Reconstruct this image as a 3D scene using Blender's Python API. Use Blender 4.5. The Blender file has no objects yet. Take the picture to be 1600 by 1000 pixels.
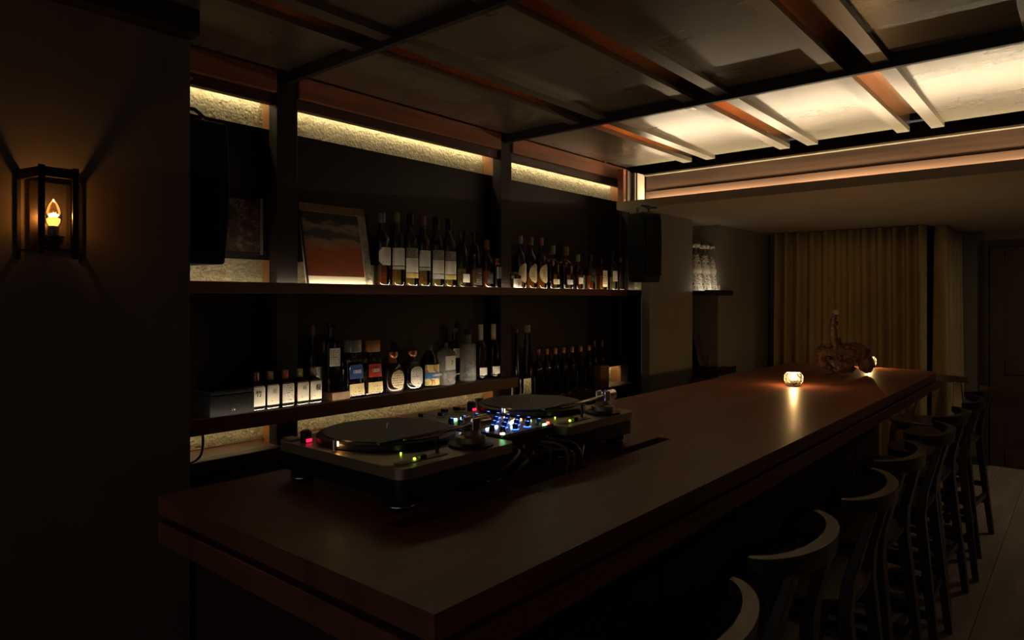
import bpy, bmesh, math, random
from mathutils import Vector, Matrix, noise

random.seed(7)
PI = math.pi
# ------------------------------------------------------------------ camera
F = 1067.0                 # focal length in pixels of the 1600 wide frame
HOR = 468.0                # horizon row
ANG = math.radians(40.2)   # bearing of the optical axis: x runs along the bar, y towards the back bar
H = 1.433                  # eye height
CA, SA = math.cos(ANG), math.sin(ANG)
scene = bpy.context.scene
COL = scene.collection
cam_d = bpy.data.cameras.new('camera')
cam_d.sensor_width = 36.0
cam_d.lens = F / 1600.0 * 36.0
cam_d.shift_y = -(500.0 - HOR) / 1600.0
cam_d.clip_start = 0.02
cam = bpy.data.objects.new('camera', cam_d)
cam.location = (0, 0, H)
cam.rotation_euler = (PI / 2, 0, ANG - PI / 2)
COL.objects.link(cam)
scene.camera = cam
# ------------------------------------------------------------------ world, exposure
world = bpy.data.worlds.new('world')
scene.world = world
world.use_nodes = True
world.node_tree.nodes['Background'].inputs[0].default_value = (1.0, 0.93, 0.86, 1)
world.node_tree.nodes['Background'].inputs[1].default_value = 0.045
vs = scene.view_settings
vs.view_transform = 'Standard'
vs.look = 'None'
vs.exposure = 1.1
vs.gamma = 1.0
vs.use_curve_mapping = False
scene.cycles.use_denoising = True
scene.cycles.use_adaptive_sampling = False
scene.cycles.max_bounces = 10
scene.cycles.diffuse_bounces = 4
scene.cycles.glossy_bounces = 4
scene.cycles.transmission_bounces = 8
scene.cycles.transparent_max_bounces = 24
scene.cycles.caustics_reflective = False
scene.cycles.caustics_refractive = False
scene.cycles.sample_clamp_indirect = 1.5
# light levels
E_COVE, E_TOP, E_SHELF, E_COUNTER, E_LIP, E_BULB, E_CANDLE = 68.0, 10.0, 1.5, 9.0, 15.0, 420.0, 190.0
# ------------------------------------------------------------------ pixel helpers
def at_y(u, y):
    "x and depth of the point with depth row u on the plane y (parallel to the back bar)"
    s = (u - 800.0) / F
    d = y / (SA - s * CA)
    return d * (CA + s * SA), d
def on_z(u, v, z):
    "point seen at pixel u,v on the horizontal plane z"
    d = (H - z) * F / (v - HOR)
    s = (u - 800.0) / F
    return Vector((d * (CA + s * SA), d * (SA - s * CA), z))
# ------------------------------------------------------------------ materials
MATS = {}
def nodes_of(name):
    m = bpy.data.materials.new(name); m.use_nodes = True
    nt = m.node_tree; b = nt.nodes['Principled BSDF']
    MATS[name] = m
    return m, nt, b
def mat(name, col, rough=0.5, metal=0.0, spec=0.5, var=0.0, vscale=8.0, bump=0.0, bscale=60.0, coat=0.0):
    m, nt, b = nodes_of(name)
    b.inputs['Base Color'].default_value = (*col, 1)
    b.inputs['Roughness'].default_value = rough
    b.inputs['Metallic'].default_value = metal
    b.inputs['Specular IOR Level'].default_value = spec
    b.inputs['Coat Weight'].default_value = coat
    tc = nt.nodes.new('ShaderNodeTexCoord')
    if var:
        n = nt.nodes.new('ShaderNodeTexNoise'); n.inputs['Scale'].default_value = vscale; n.inputs['Detail'].default_value = 5
        nt.links.new(tc.outputs['Object'], n.inputs['Vector'])
        r = nt.nodes.new('ShaderNodeValToRGB')
        r.color_ramp.elements[0].position = 0.3; r.color_ramp.elements[1].position = 0.7
        r.color_ramp.elements[0].color = (*[c * (1 - var) for c in col], 1)
        r.color_ramp.elements[1].color = (*[min(1, c * (1 + var)) for c in col], 1)
        nt.links.new(n.outputs['Fac'], r.inputs[0]); nt.links.new(r.outputs[0], b.inputs['Base Color'])
    if bump:
        n = nt.nodes.new('ShaderNodeTexNoise'); n.inputs['Scale'].default_value = bscale; n.inputs['Detail'].default_value = 6
        nt.links.new(tc.outputs['Object'], n.inputs['Vector'])
        bp = nt.nodes.new('ShaderNodeBump'); bp.inputs['Strength'].default_value = bump; bp.inputs['Distance'].default_value = 0.01
        nt.links.new(n.outputs['Fac'], bp.inputs['Height']); nt.links.new(bp.outputs[0], b.inputs['Normal'])
    return m
def wood(name, col, rough=0.4, axis='X', contrast=0.35, spec=0.5, coat=0.0, freq=9.0, metal=0.0, bump=0.06, dist=0.6, rvar=1.0):
    m, nt, b = nodes_of(name)
    tc = nt.nodes.new('ShaderNodeTexCoord'); mp = nt.nodes.new('ShaderNodeMapping')
    sc = {'X': (0.6, freq, freq), 'Y': (freq, 0.6, freq), 'Z': (freq, freq, 0.6)}[axis]
    mp.inputs['Scale'].default_value = sc
    nt.links.new(tc.outputs['Object'], mp.inputs[0])
    n = nt.nodes.new('ShaderNodeTexNoise'); n.inputs['Scale'].default_value = 2.2; n.inputs['Detail'].default_value = 8; n.inputs['Distortion'].default_value = dist
    nt.links.new(mp.outputs[0], n.inputs['Vector'])
    r = nt.nodes.new('ShaderNodeValToRGB')
    r.color_ramp.elements[0].position = 0.32; r.color_ramp.elements[1].position = 0.68
    r.color_ramp.elements[0].color = (*[c * (1 - contrast) for c in col], 1)
    r.color_ramp.elements[1].color = (*[min(1, c * (1 + contrast)) for c in col], 1)
    nt.links.new(n.outputs['Fac'], r.inputs[0]); nt.links.new(r.outputs[0], b.inputs['Base Color'])
    rr = nt.nodes.new('ShaderNodeMapRange'); rr.inputs['To Min'].default_value = rough - 0.05 * rvar; rr.inputs['To Max'].default_value = rough + 0.1 * rvar
    nt.links.new(n.outputs['Fac'], rr.inputs['Value']); nt.links.new(rr.outputs[0], b.inputs['Roughness'])
    if bump:
        bp = nt.nodes.new('ShaderNodeBump'); bp.inputs['Strength'].default_value = bump; bp.inputs['Distance'].default_value = 0.004
        nt.links.new(n.outputs['Fac'], bp.inputs['Height']); nt.links.new(bp.outputs[0], b.inputs['Normal'])
    b.inputs['Specular IOR Level'].default_value = spec
    b.inputs['Coat Weight'].default_value = coat
    b.inputs['Metallic'].default_value = metal
    return m
def emit(name, col, strength):
    m = bpy.data.materials.new(name); m.use_nodes = True
    nt = m.node_tree; nt.nodes.remove(nt.nodes['Principled BSDF'])
    e = nt.nodes.new('ShaderNodeEmission'); e.inputs[0].default_value = (*col, 1); e.inputs[1].default_value = strength
    nt.links.new(e.outputs[0], nt.nodes['Material Output'].inputs[0])
    MATS[name] = m
    return m
def glass(name, tint=(0.9, 0.93, 0.9), rough=0.03, bump=0.0, bscale=200.0, frost=0.0, fres=1.75):
    "thin glass: transparent wall with a Fresnel reflection"
    m = bpy.data.materials.new(name); m.use_nodes = True
    nt = m.node_tree; nt.nodes.remove(nt.nodes['Principled BSDF'])
    t = nt.nodes.new('ShaderNodeBsdfTransparent'); t.inputs[0].default_value = (*tint, 1)
    g = nt.nodes.new('ShaderNodeBsdfGlossy'); g.inputs['Roughness'].default_value = rough
    fr = nt.nodes.new('ShaderNodeFresnel'); fr.inputs[0].default_value = fres
    mx = nt.nodes.new('ShaderNodeMixShader')
    nt.links.new(fr.outputs[0], mx.inputs[0]); nt.links.new(t.outputs[0], mx.inputs[1]); nt.links.new(g.outputs[0], mx.inputs[2])
    out = mx.outputs[0]
    if bump:
        tc = nt.nodes.new('ShaderNodeTexCoord'); v = nt.nodes.new('ShaderNodeTexVoronoi'); v.inputs['Scale'].default_value = bscale
        nt.links.new(tc.outputs['Object'], v.inputs['Vector'])
        bp = nt.nodes.new('ShaderNodeBump'); bp.inputs['Strength'].default_value = bump; bp.inputs['Distance'].default_value = 0.003
        nt.links.new(v.outputs['Distance'], bp.inputs['Height'])
        nt.links.new(bp.outputs[0], g.inputs['Normal']); nt.links.new(bp.outputs[0], fr.inputs['Normal'])
        if frost:
            d = nt.nodes.new('ShaderNodeBsdfDiffuse'); d.inputs[0].default_value = (0.55, 0.55, 0.5, 1)
            nt.links.new(bp.outputs[0], d.inputs['Normal'])
            mr = nt.nodes.new('ShaderNodeMapRange'); mr.inputs['From Min'].default_value = 0.2; mr.inputs['From Max'].default_value = 0.6
            mr.inputs['To Min'].default_value = 0.0; mr.inputs['To Max'].default_value = frost
            nt.links.new(v.outputs['Distance'], mr.inputs['Value'])
            m2 = nt.nodes.new('ShaderNodeMixShader')
            nt.links.new(mr.outputs[0], m2.inputs[0]); nt.links.new(out, m2.inputs[1]); nt.links.new(d.outputs[0], m2.inputs[2])
            out = m2.outputs[0]
    nt.links.new(out, nt.nodes['Material Output'].inputs[0])
    MATS[name] = m
    return m
def liquid(name, col, ior=1.33):
    m, nt, b = nodes_of(name)
    b.inputs['Base Color'].default_value = (*col, 1)
    b.inputs['Transmission Weight'].default_value = 1.0
    b.inputs['Roughness'].default_value = 0.02
    b.inputs['IOR'].default_value = ior
    return m
def paper(name, base, ink=(0.05, 0.04, 0.035), rows=9, dens=0.5, top=0.92, bot=0.08, cells=26.0, left=0.1, right=0.9, seed=0.0):
    "label paper with rows of small print"
    m, nt, b = nodes_of(name)
    N, L = nt.nodes, nt.links
    b.inputs['Roughness'].default_value = 0.6
    def math_(op, a, c=None, clamp=False):
        n = N.new('ShaderNodeMath'); n.operation = op; n.use_clamp = clamp
        for i, x in enumerate((a, c)):
            if x is None: continue
            if isinstance(x, (int, float)): n.inputs[i].default_value = x
            else: L.new(x, n.inputs[i])
        return n.outputs[0]
    uv = N.new('ShaderNodeUVMap'); uv.uv_map = 'UVMap'
    sp = N.new('ShaderNodeSeparateXYZ'); L.new(uv.outputs[0], sp.inputs[0])
    U, V = sp.outputs[0], sp.outputs[1]
    vr = math_('MULTIPLY', V, rows)
    fr = math_('FRACT', vr)
    band = math_('MULTIPLY', math_('GREATER_THAN', fr, 0.35), math_('LESS_THAN', fr, 0.72))
    row = math_('FLOOR', vr)
    cb = N.new('ShaderNodeCombineXYZ')
    L.new(math_('MULTIPLY', U, cells), cb.inputs[0]); L.new(math_('MULTIPLY', row, 7.3), cb.inputs[1]); cb.inputs[2].default_value = seed
    no = N.new('ShaderNodeTexNoise'); no.inputs['Scale'].default_value = 1.0; no.inputs['Detail'].default_value = 2
    L.new(cb.outputs[0], no.inputs['Vector'])
    ink_ = math_('MULTIPLY', band, math_('GREATER_THAN', no.outputs['Fac'], 1 - dens))
    for lim, op, ch in ((left, 'GREATER_THAN', U), (right, 'LESS_THAN', U), (bot, 'GREATER_THAN', V), (top, 'LESS_THAN', V)):
        ink_ = math_('MULTIPLY', ink_, math_(op, ch, lim))
    mx = N.new('ShaderNodeMix'); mx.data_type = 'RGBA'
    mx.inputs['A'].default_value = (*base, 1); mx.inputs['B'].default_value = (*ink, 1)
    L.new(ink_, mx.inputs['Factor']); L.new(mx.outputs['Result'], b.inputs['Base Color'])
    return m
def blotch(name, cols, scale=6.0, coord='UV', stretch=(1, 1, 1), detail=6, rough=0.6):
    "irregular print made of several flat colours"
    m, nt, b = nodes_of(name)
    N, L = nt.nodes, nt.links
    tc = N.new('ShaderNodeTexCoord'); mp = N.new('ShaderNodeMapping'); mp.inputs['Scale'].default_value = stretch
    L.new(tc.outputs[coord], mp.inputs[0])
    n = N.new('ShaderNodeTexNoise'); n.inputs['Scale'].default_value = scale; n.inputs['Detail'].default_value = detail
    L.new(mp.outputs[0], n.inputs['Vector'])
    r = N.new('ShaderNodeValToRGB'); r.color_ramp.interpolation = 'CONSTANT'
    el = r.color_ramp.elements
    while len(el) < len(cols): el.new(0.5)
    for i, (p, c) in enumerate(cols):
        el[i].position = p; el[i].color = (*c, 1)
    L.new(n.outputs['Fac'], r.inputs[0]); L.new(r.outputs[0], b.inputs['Base Color'])
    b.inputs['Roughness'].default_value = rough
    return m
# ------------------------------------------------------------------ mesh helpers
class MB:
    def __init__(self): self.v = []; self.f = []
    def box(self, x0, x1, y0, y1, z0, z1):
        o = len(self.v)
        self.v += [(x, y, z) for z in (z0, z1) for y in (y0, y1) for x in (x0, x1)]
        for q in ((0, 2, 3, 1), (4, 5, 7, 6), (0, 1, 5, 4), (2, 6, 7, 3), (0, 4, 6, 2), (1, 3, 7, 5)):
            self.f.append(tuple(o + i for i in q))
        return self
    def prism(self, poly, z0, z1):
        o = len(self.v); n = len(poly)
        self.v += [(x, y, z0) for x, y in poly] + [(x, y, z1) for x, y in poly]
        self.f.append(tuple(o + n - 1 - i for i in range(n))); self.f.append(tuple(o + n + i for i in range(n)))
        for i in range(n):
            j = (i + 1) % n
            self.f.append((o + i, o + j, o + n + j, o + n + i))
        return self
    def rings(self, rings, close=True, cap=True):
        o = len(self.v); n = len(rings[0])
        for r in rings: self.v += [tuple(p) for p in r]
        for k in range(len(rings) - 1):
            for i in range(n if close else n - 1):
                j = (i + 1) % n
                self.f.append((o + k * n + i, o + k * n + j, o + (k + 1) * n + j, o + (k + 1) * n + i))
        if cap and close:
            self.f.append(tuple(o + n - 1 - i for i in range(n)))
            b = o + (len(rings) - 1) * n
            self.f.append(tuple(b + i for i in range(n)))
        return self
    def lathe(self, prof, seg=24, c=(0, 0, 0), n=2.0, asp=1.0):
        rs = []
        for r, z in prof:
            rs.append([(c[0] + p[0], c[1] + p[1], c[2] + z) for p in (sect(2 * PI * i / seg, r, r * asp, n) for i in range(seg))])
        return self.rings(rs)
    def tube(self, pts, rad, seg=8):
        pts = [Vector(p) for p in pts]
        rads = rad if isinstance(rad, (list, tuple)) else [rad] * len(pts)
        rs = []; up = Vector((0, 0, 1))
        prev = None
        for i, p in enumerate(pts):
            t = (pts[min(i + 1, len(pts) - 1)] - pts[max(i - 1, 0)]).normalized()
            if prev is None:
                a = t.cross(up)
                if a.length < 1e-3: a = t.cross(Vector((1, 0, 0)))
            else:
                a = prev - t * prev.dot(t)
            a.normalize(); prev = a; b = t.cross(a)
            rs.append([p + (a * math.cos(2 * PI * k / seg) + b * math.sin(2 * PI * k / seg)) * rads[i] for k in range(seg)])
        return self.rings(rs)
    def beam(self, p, q, w, d, side=(1, 0, 0), w2=None, d2=None):
        "rectangular bar from p to q; w is measured along side"
        p, q = Vector(p), Vector(q); t = (q - p).normalized()
        a = Vector(side); a = (a - t * a.dot(t)).normalized(); b = t.cross(a)
        rs = []
        for c, ww, dd in ((p, w, d), (q, w2 or w, d2 or d)):
            rs.append([c + a * (sx * ww / 2) + b * (sy * dd / 2) for sx, sy in ((-1, -1), (1, -1), (1, 1), (-1, 1))])
        return self.rings(rs)
    def mesh(self, name, m, smooth=False, bevel=0.0, bseg=2):
        me = bpy.data.meshes.new(name)
        bm = bmesh.new()
        vs_ = [bm.verts.new(p) for p in self.v]
        for f in self.f:
            try: bm.faces.new([vs_[i] for i in f])
            except ValueError: pass
        bmesh.ops.recalc_face_normals(bm, faces=bm.faces)
        if bevel:
            bmesh.ops.bevel(bm, geom=list(bm.edges), offset=bevel, segments=bseg, affect='EDGES', profile=0.5, clamp_overlap=True)
        bm.to_mesh(me); bm.free()
        if m: me.materials.append(m)
        if smooth:
            for p in me.polygons: p.use_smooth = True
            try: me.set_sharp_from_angle(angle=math.radians(38))
            except Exception: pass
        return me
    def build(self, name, m, parent=None, smooth=False, bevel=0.0, bseg=2, **kw):
        return link(name, self.mesh(name, m, smooth, bevel, bseg), parent, **kw)
def sgnp(c, e): return math.copysign(abs(c) ** e, c)
def sect(t, a, b, n):
    return (a * sgnp(math.cos(t), 2.0 / n), b * sgnp(math.sin(t), 2.0 / n))
def link(name, data, parent=None, label=None, cat=None, group=None, kind=None, loc=None, rotz=None):
    o = bpy.data.objects.new(name, data); COL.objects.link(o)
    if parent: o.parent = parent
    if loc is not None: o.location = loc
    if rotz is not None: o.rotation_euler = (0, 0, rotz)
    return tag(o, label, cat, group, kind)
def tag(o, label=None, cat=None, group=None, kind=None):
    if label: o['label'] = label
    if cat: o['category'] = cat
    if group: o['group'] = group
    if kind: o['kind'] = kind
    return o
def thing(name, label, cat, loc=(0, 0, 0), rotz=0.0, group=None, kind=None):
    o = bpy.data.objects.new(name, None); o.empty_display_size = 0.05
    COL.objects.link(o); o.location = loc; o.rotation_euler = (0, 0, rotz)
    return tag(o, label, cat, group, kind)
def struct(name, label, loc=(0, 0, 0)):
    o = bpy.data.objects.new(name, None); o.empty_display_size = 0.05
    COL.objects.link(o); o.location = loc
    return tag(o, label, None, None, 'structure')
def copy_tree(o, parent=None):
    c = o.copy(); COL.objects.link(c)
    if parent: c.parent = parent
    for ch in list(o.children): copy_tree(ch, c)
    return c
def text_mesh(name, s, size, m, parent, loc, rot, bold=0.0):
    cu = bpy.data.curves.new(name, 'FONT'); cu.body = s; cu.size = size
    cu.align_x = 'CENTER'; cu.align_y = 'CENTER'; cu.extrude = 0.0002; cu.resolution_u = 3; cu.offset = bold
    tmp = bpy.data.objects.new(name, cu); COL.objects.link(tmp)
    dg = bpy.context.evaluated_depsgraph_get()
    me = bpy.data.meshes.new_from_object(tmp.evaluated_get(dg))
    bpy.data.objects.remove(tmp); bpy.data.curves.remove(cu)
    me.materials.clear(); me.materials.append(m)
    o = link(name, me, parent); o.location = loc; o.rotation_euler = rot
    return o
def bez(p0, p1, p2, p3, n=14):
    p0, p1, p2, p3 = map(Vector, (p0, p1, p2, p3)); out = []
    for i in range(n + 1):
        t = i / n
        out.append(p0 * (1 - t) ** 3 + p1 * 3 * t * (1 - t) ** 2 + p2 * 3 * t * t * (1 - t) + p3 * t ** 3)
    return out
# ------------------------------------------------------------------ material set
WARM = (1.0, 0.84, 0.58)
m_plaster, nt, b = nodes_of('rough_plaster')
def _rough_plaster():
    N, L = nt.nodes, nt.links
    tc = N.new('ShaderNodeTexCoord')
    n1 = N.new('ShaderNodeTexNoise'); n1.inputs['Scale'].default_value = 32; n1.inputs['Detail'].default_value = 9; n1.inputs['Roughness'].default_value = 0.7; n1.inputs['Distortion'].default_value = 0.8
    n2 = N.new('ShaderNodeTexVoronoi'); n2.inputs['Scale'].default_value = 85
    L.new(tc.outputs['Object'], n1.inputs['Vector']); L.new(tc.outputs['Object'], n2.inputs['Vector'])
    ad = N.new('ShaderNodeMath'); ad.operation = 'MULTIPLY_ADD'; ad.inputs[1].default_value = 0.35
    L.new(n2.outputs['Distance'], ad.inputs[0]); L.new(n1.outputs['Fac'], ad.inputs[2])
    bp = N.new('ShaderNodeBump'); bp.inputs['Strength'].default_value = 1.0; bp.inputs['Distance'].default_value = 0.022
    L.new(ad.outputs[0], bp.inputs['Height']); L.new(bp.outputs[0], b.inputs['Normal'])
    r = N.new('ShaderNodeValToRGB')
    r.color_ramp.elements[0].position = 0.35; r.color_ramp.elements[1].position = 0.65
    r.color_ramp.elements[0].color = (0.40, 0.34, 0.21, 1); r.color_ramp.elements[1].color = (0.62, 0.54, 0.36, 1)
    L.new(n1.outputs['Fac'], r.inputs[0]); L.new(r.outputs[0], b.inputs['Base Color'])
    b.inputs['Roughness'].default_value = 0.85
_rough_plaster()
m_lampwall = mat('brown_wall_plaster', (0.15, 0.12, 0.09), 0.85, var=0.12, vscale=5, bump=0.12, bscale=25)
m_greywall = mat('grey_brown_wall_paint', (0.25, 0.23, 0.20), 0.8, var=0.08, vscale=3, bump=0.05, bscale=60)
m_soffit = mat('soffit_paint', (0.42, 0.37, 0.30), 0.75, var=0.05, vscale=3, bump=0.05, bscale=80)
m_lip = mat('beige_trough_paint', (0.42, 0.34, 0.23), 0.7, var=0.05)
m_floor = wood('floor_boards_finish', (0.56, 0.46, 0.36), 0.5, 'X', 0.22, freq=5)
m_bar = wood('bar_mahogany', (0.23, 0.076, 0.048), 0.38, 'X', 0.25, spec=0.32, freq=5)
m_bardark = wood('bar_body_wood', (0.045, 0.018, 0.014), 0.55, 'X', 0.25)
m_shelf = wood('shelf_red_wood', (0.085, 0.028, 0.018), 0.45, 'X', 0.3)
m_litlip = wood('shelf_lip_lit_tone', (0.16, 0.055, 0.03), 0.4, 'X', 0.3)  # shelf wood coloured lighter so a lit edge line shows
m_dark = mat('dark_panel_lacquer', (0.014, 0.009, 0.008), 0.5, spec=0.3, var=0.2, vscale=3)
m_post = wood('dark_post_wood', (0.020, 0.013, 0.011), 0.55, 'Z', 0.25, spec=0.3)
m_copper = wood('copper_stained_wood', (0.45, 0.16, 0.075), 0.38, 'X', 0.3, freq=7)
m_channel = wood('copper_cladding', (1.0, 0.60, 0.36), 0.22, 'X', 0.15, freq=5, bump=0.02); MATS['copper_cladding'].node_tree.nodes['Principled BSDF'].inputs['Metallic'].default_value = 1.0
m_divider = wood('divider_wood', (0.30, 0.13, 0.045), 0.5, 'Z', 0.3)
m_ceil = wood('ceiling_plywood', (0.36, 0.30, 0.215), 0.27, 'Y', 0.07, spec=0.6, freq=2.2, metal=0.6, bump=0.0, dist=0.0, rvar=0.3)
m_strip = wood('ceiling_batten', (0.36, 0.30, 0.215), 0.28, 'X', 0.08, metal=0.6, bump=0.0, dist=0.0, rvar=0.3)
m_fascia = wood('fascia_wood', (0.06, 0.029, 0.0145), 0.45, 'Y', 0.25)
m_fin = mat('blackened_steel', (0.06, 0.05, 0.042), 0.45, metal=0.3)
m_black = mat('black_plastic', (0.012, 0.012, 0.014), 0.45)
m_rubber = mat('black_rubber', (0.01, 0.01, 0.01), 0.8)
m_curtain = mat('olive_velvet', (0.52, 0.40, 0.20), 0.85, var=0.1, vscale=4, bump=0.05, bscale=200)
m_chair = wood('dark_chair_wood', (0.062, 0.044, 0.033), 0.33, 'Z', 0.25, spec=0.5)
m_door = wood('dark_door_wood', (0.075, 0.042, 0.03), 0.5, 'Z', 0.25)
m_doorframe = wood('door_frame_wood', (0.055, 0.045, 0.033), 0.5, 'Z', 0.2)
m_brass = mat('worn_brass', (0.55, 0.36, 0.15), 0.35, metal=1.0)
m_chrome = mat('chrome', (0.75, 0.72, 0.68), 0.18, metal=1.0)
m_white = mat('white_enamel', (0.75, 0.7, 0.6), 0.4)
e_cove = emit('cove_led', WARM, E_COVE)
e_top = emit('top_led', (1.0, 0.82, 0.48), E_TOP)
e_shelf = emit('shelf_led', (1.0, 0.82, 0.48), E_SHELF)
e_counter = emit('counter_led', (1.0, 0.80, 0.44), E_COUNTER)
e_lip = emit('lip_led', (1.0, 0.85, 0.60), E_LIP)
# ------------------------------------------------------------------ heights, planes (metres above the floor / along y)
Z_FIN, Z_STRIP, Z_PANEL, Z_SLOT = H + 0.860, H + 0.882, H + 0.906, H + 0.975
Z_SOF = H + 0.581
Y_WALL, Y_PANEL, Y_POST, Y_SIDE = 2.60, 2.53, 2.45, 2.20
X_FINS = (1.506, 2.848)
X_LIP, X_FASCIA, X_END, X_FAR = 3.823, 4.15, 6.21, 7.14
CH = (1.895, 1.283, 0.67, 0.058, -0.555, -1.167, -1.78)     # centres of the ceiling channels
Z_BAR = H - 0.43
Z_UP, Z_MID, Z_CNT = H + 0.058, H - 0.416, H - 0.573
# ------------------------------------------------------------------ floor
fl = struct('floor', 'brown grey wooden floor boards')
MB().box(-2.6, 7.3, -3.2, 2.7, -0.05, -0.004).build('subfloor', mat('subfloor_dark', (0.03, 0.025, 0.02), 0.8), fl)
bw = 0.19
shared = {}
r2 = random.Random(3)
for k in range(int(5.3 / bw)):
    y = 2.1 - k * bw
    if y < -1.5: break
    cuts = [2.2]
    while cuts[-1] < 7.2: cuts.append(cuts[-1] + r2.choice((1.2, 1.6, 2.0)))
    for a_, b_ in zip(cuts, cuts[1:]):
        Lb = min(b_, 7.14) - a_
        if Lb < 0.1: continue
        key = round(Lb, 2)
        if key not in shared:
            shared[key] = MB().box(0, Lb - 0.003, 0, bw - 0.003, -0.004, 0).mesh('board', m_floor)
        o = link('board', shared[key], fl); o.location = (a_, y - bw, r2.uniform(-0.0006, 0))
MB().box(-2.6, 2.197, -3.2, 2.7, -0.004, -0.0005).build('board_field', m_floor, fl)
# ------------------------------------------------------------------ walls
wb = MB().box(-2.6, 4.6, Y_WALL, Y_WALL + 0.1, 0, H + 1.1).build('wall_back', m_plaster, None, label='rough sand coloured plaster wall behind the back bar shelves', kind='structure')
xl = at_y(297, Y_SIDE)[0]
MB().box(-2.6, xl, Y_SIDE, Y_SIDE + 0.06, 0, H + 0.93).build('wall_left', m_lampwall, None, label='brown plaster wall carrying the wall lamp', kind='structure')
wr = struct('wall_right', 'grey brown painted wall beyond the back bar, with a niche')
MB().box(4.0, 4.633, Y_SIDE, 2.26, 0, Z_SOF).build('pier', m_greywall, wr)
MB().box(4.603, 4.633, 2.261, 2.60, 0, Z_SOF).build('pier_side', m_dark, wr)
MB().box(5.08, X_END + 0.1, Y_SIDE, 2.60, 0, Z_SOF).build('pier', m_greywall, wr)
MB().box(4.633, 5.08, 2.50, 2.60, 0, Z_SOF).build('niche_back', m_dark, wr)
MB().box(X_END + 0.02, X_END + 0.12, 1.0, Y_SIDE, 0, Z_SOF).build('wall_end', m_greywall, None, label='end wall hidden behind the curtain', kind='structure')
MB().box(X_END + 0.12, X_FAR, 1.0, 1.1, 0, Z_SOF).build('wall_return', m_greywall, None, label='short return wall behind the curtain corner', kind='structure')
wf = struct('wall_far', 'dim grey wall with a dark door at the far end')
DY0, DY1, DZ = -0.17, 0.66, H + 0.452
MB().box(X_FAR, X_FAR + 0.1, DY1, 1.1, 0, Z_SOF).build('wall_piece', m_greywall, wf)
MB().box(X_FAR, X_FAR + 0.1, -3.2, DY0, 0, Z_SOF).build('wall_piece', m_greywall, wf)
MB().box(X_FAR, X_FAR + 0.1, DY0, DY1, DZ, Z_SOF).build('wall_piece', m_greywall, wf)
MB().box(X_FAR - 0.015, X_FAR, DY1 + 0.06, 1.0, 0, 0.07).build('baseboard_far', m_doorframe, None, label='dark baseboard left of the far door', kind='structure', bevel=0.003)
MB().box(-2.6, X_FAR, -2.1, -2.0, 0, H + 0.93).build('wall_front', m_lampwall, None, label='brown plaster wall opposite the bar', kind='structure')
dr = struct('door_1', 'dark panelled wooden door in the far wall')
fr = MB(); fr.box(X_FAR - 0.02, X_FAR + 0.08, DY1, DY1 + 0.055, 0, DZ + 0.055); fr.build('frame_post', m_doorframe, dr, bevel=0.004)
fr = MB(); fr.box(X_FAR - 0.02, X_FAR + 0.08, DY0 - 0.055, DY0, 0, DZ + 0.055); fr.build('frame_post', m_doorframe, dr, bevel=0.004)
MB().box(X_FAR - 0.02, X_FAR + 0.08, DY0, DY1, DZ, DZ + 0.055).build('frame_head', m_doorframe, dr, bevel=0.004)
leaf = MB().box(X_FAR + 0.03, X_FAR + 0.06, DY0 + 0.004, DY1 - 0.004, 0.012, DZ - 0.004).build('door_leaf', m_door, dr)
for y0, y1 in ((DY0, DY0 + 0.11), (DY1 - 0.11, DY1), ((DY0 + DY1) / 2 - 0.05, (DY0 + DY1) / 2 + 0.05)):
    MB().box(X_FAR + 0.015, X_FAR + 0.03, y0 + 0.004, y1 - 0.004, 0.012, DZ - 0.004).build('stile', m_door, leaf, bevel=0.003)
for z0, z1 in ((0.012, 0.17), (0.80, 0.92), (DZ - 0.12, DZ - 0.004)):
    MB().box(X_FAR + 0.014, X_FAR + 0.03, DY0 + 0.114, DY1 - 0.114, z0, z1).build('rail', m_door, leaf, bevel=0.003)
hd = MB(); hd.tube([(X_FAR + 0.015, DY0 + 0.06, 0.95), (X_FAR - 0.04, DY0 + 0.06, 0.95), (X_FAR - 0.04, DY0 + 0.16, 0.95)], 0.009); hd.build('handle', m_brass, leaf, smooth=True)
MB().box(X_FAR - 0.015, X_FAR + 0.05, DY0, DY1, 0.0, 0.010).build('threshold', m_chrome, dr)
# ------------------------------------------------------------------ ceiling: plywood panels between pairs of battens
ce = struct('ceiling', 'coffered ceiling of tan plywood panels, battens and copper stained channels')
MB().box(-1.5, 4.3, -2.3, 2.6, Z_SLOT + 0.012, Z_SLOT + 0.05).build('ceiling_deck', m_dark, ce)
bays = ((-1.2, X_FINS[0] - 0.012), (X_FINS[0] + 0.012, X_FINS[1] - 0.012), (X_FINS[1] + 0.012, 4.085))
edges = [2.43] + [c for c in CH]
for (x0, x1) in bays:
    for i in range(len(CH)):
        yt = 2.43 if i == 0 else CH[i - 1] - 0.107
        yb = CH[i] + 0.107
        MB().box(x0, x1, yb, yt, Z_PANEL, Z_PANEL + 0.012).build('panel', m_ceil, ce)
        c = CH[i]
        MB().box(x0, x1, c + 0.049, c + 0.107, Z_STRIP, Z_STRIP + 0.024).build('batten', m_strip, ce)
        MB().box(x0, x1, c - 0.107, c - 0.049, Z_STRIP, Z_STRIP + 0.024).build('batten', m_strip, ce)
        MB().box(x0, x1, c + 0.049, c + 0.067, Z_STRIP + 0.0245, Z_SLOT).build('channel_board', m_channel, ce)
        MB().box(x0, x1, c - 0.067, c - 0.049, Z_STRIP + 0.0245, Z_SLOT).build('channel_board', m_channel, ce)
for c in CH:
    for x0, x1 in bays: MB().box(x0, x1, c - 0.067, c + 0.067, Z_SLOT + 0.0005, Z_SLOT + 0.011).build('channel_lid', m_channel, ce)
for x in X_FINS:
    MB().box(x - 0.012, x + 0.012, -2.3, 2.49, Z_FIN, Z_SLOT).build('cross_fin', m_fin, ce, bevel=0.002)
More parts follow.
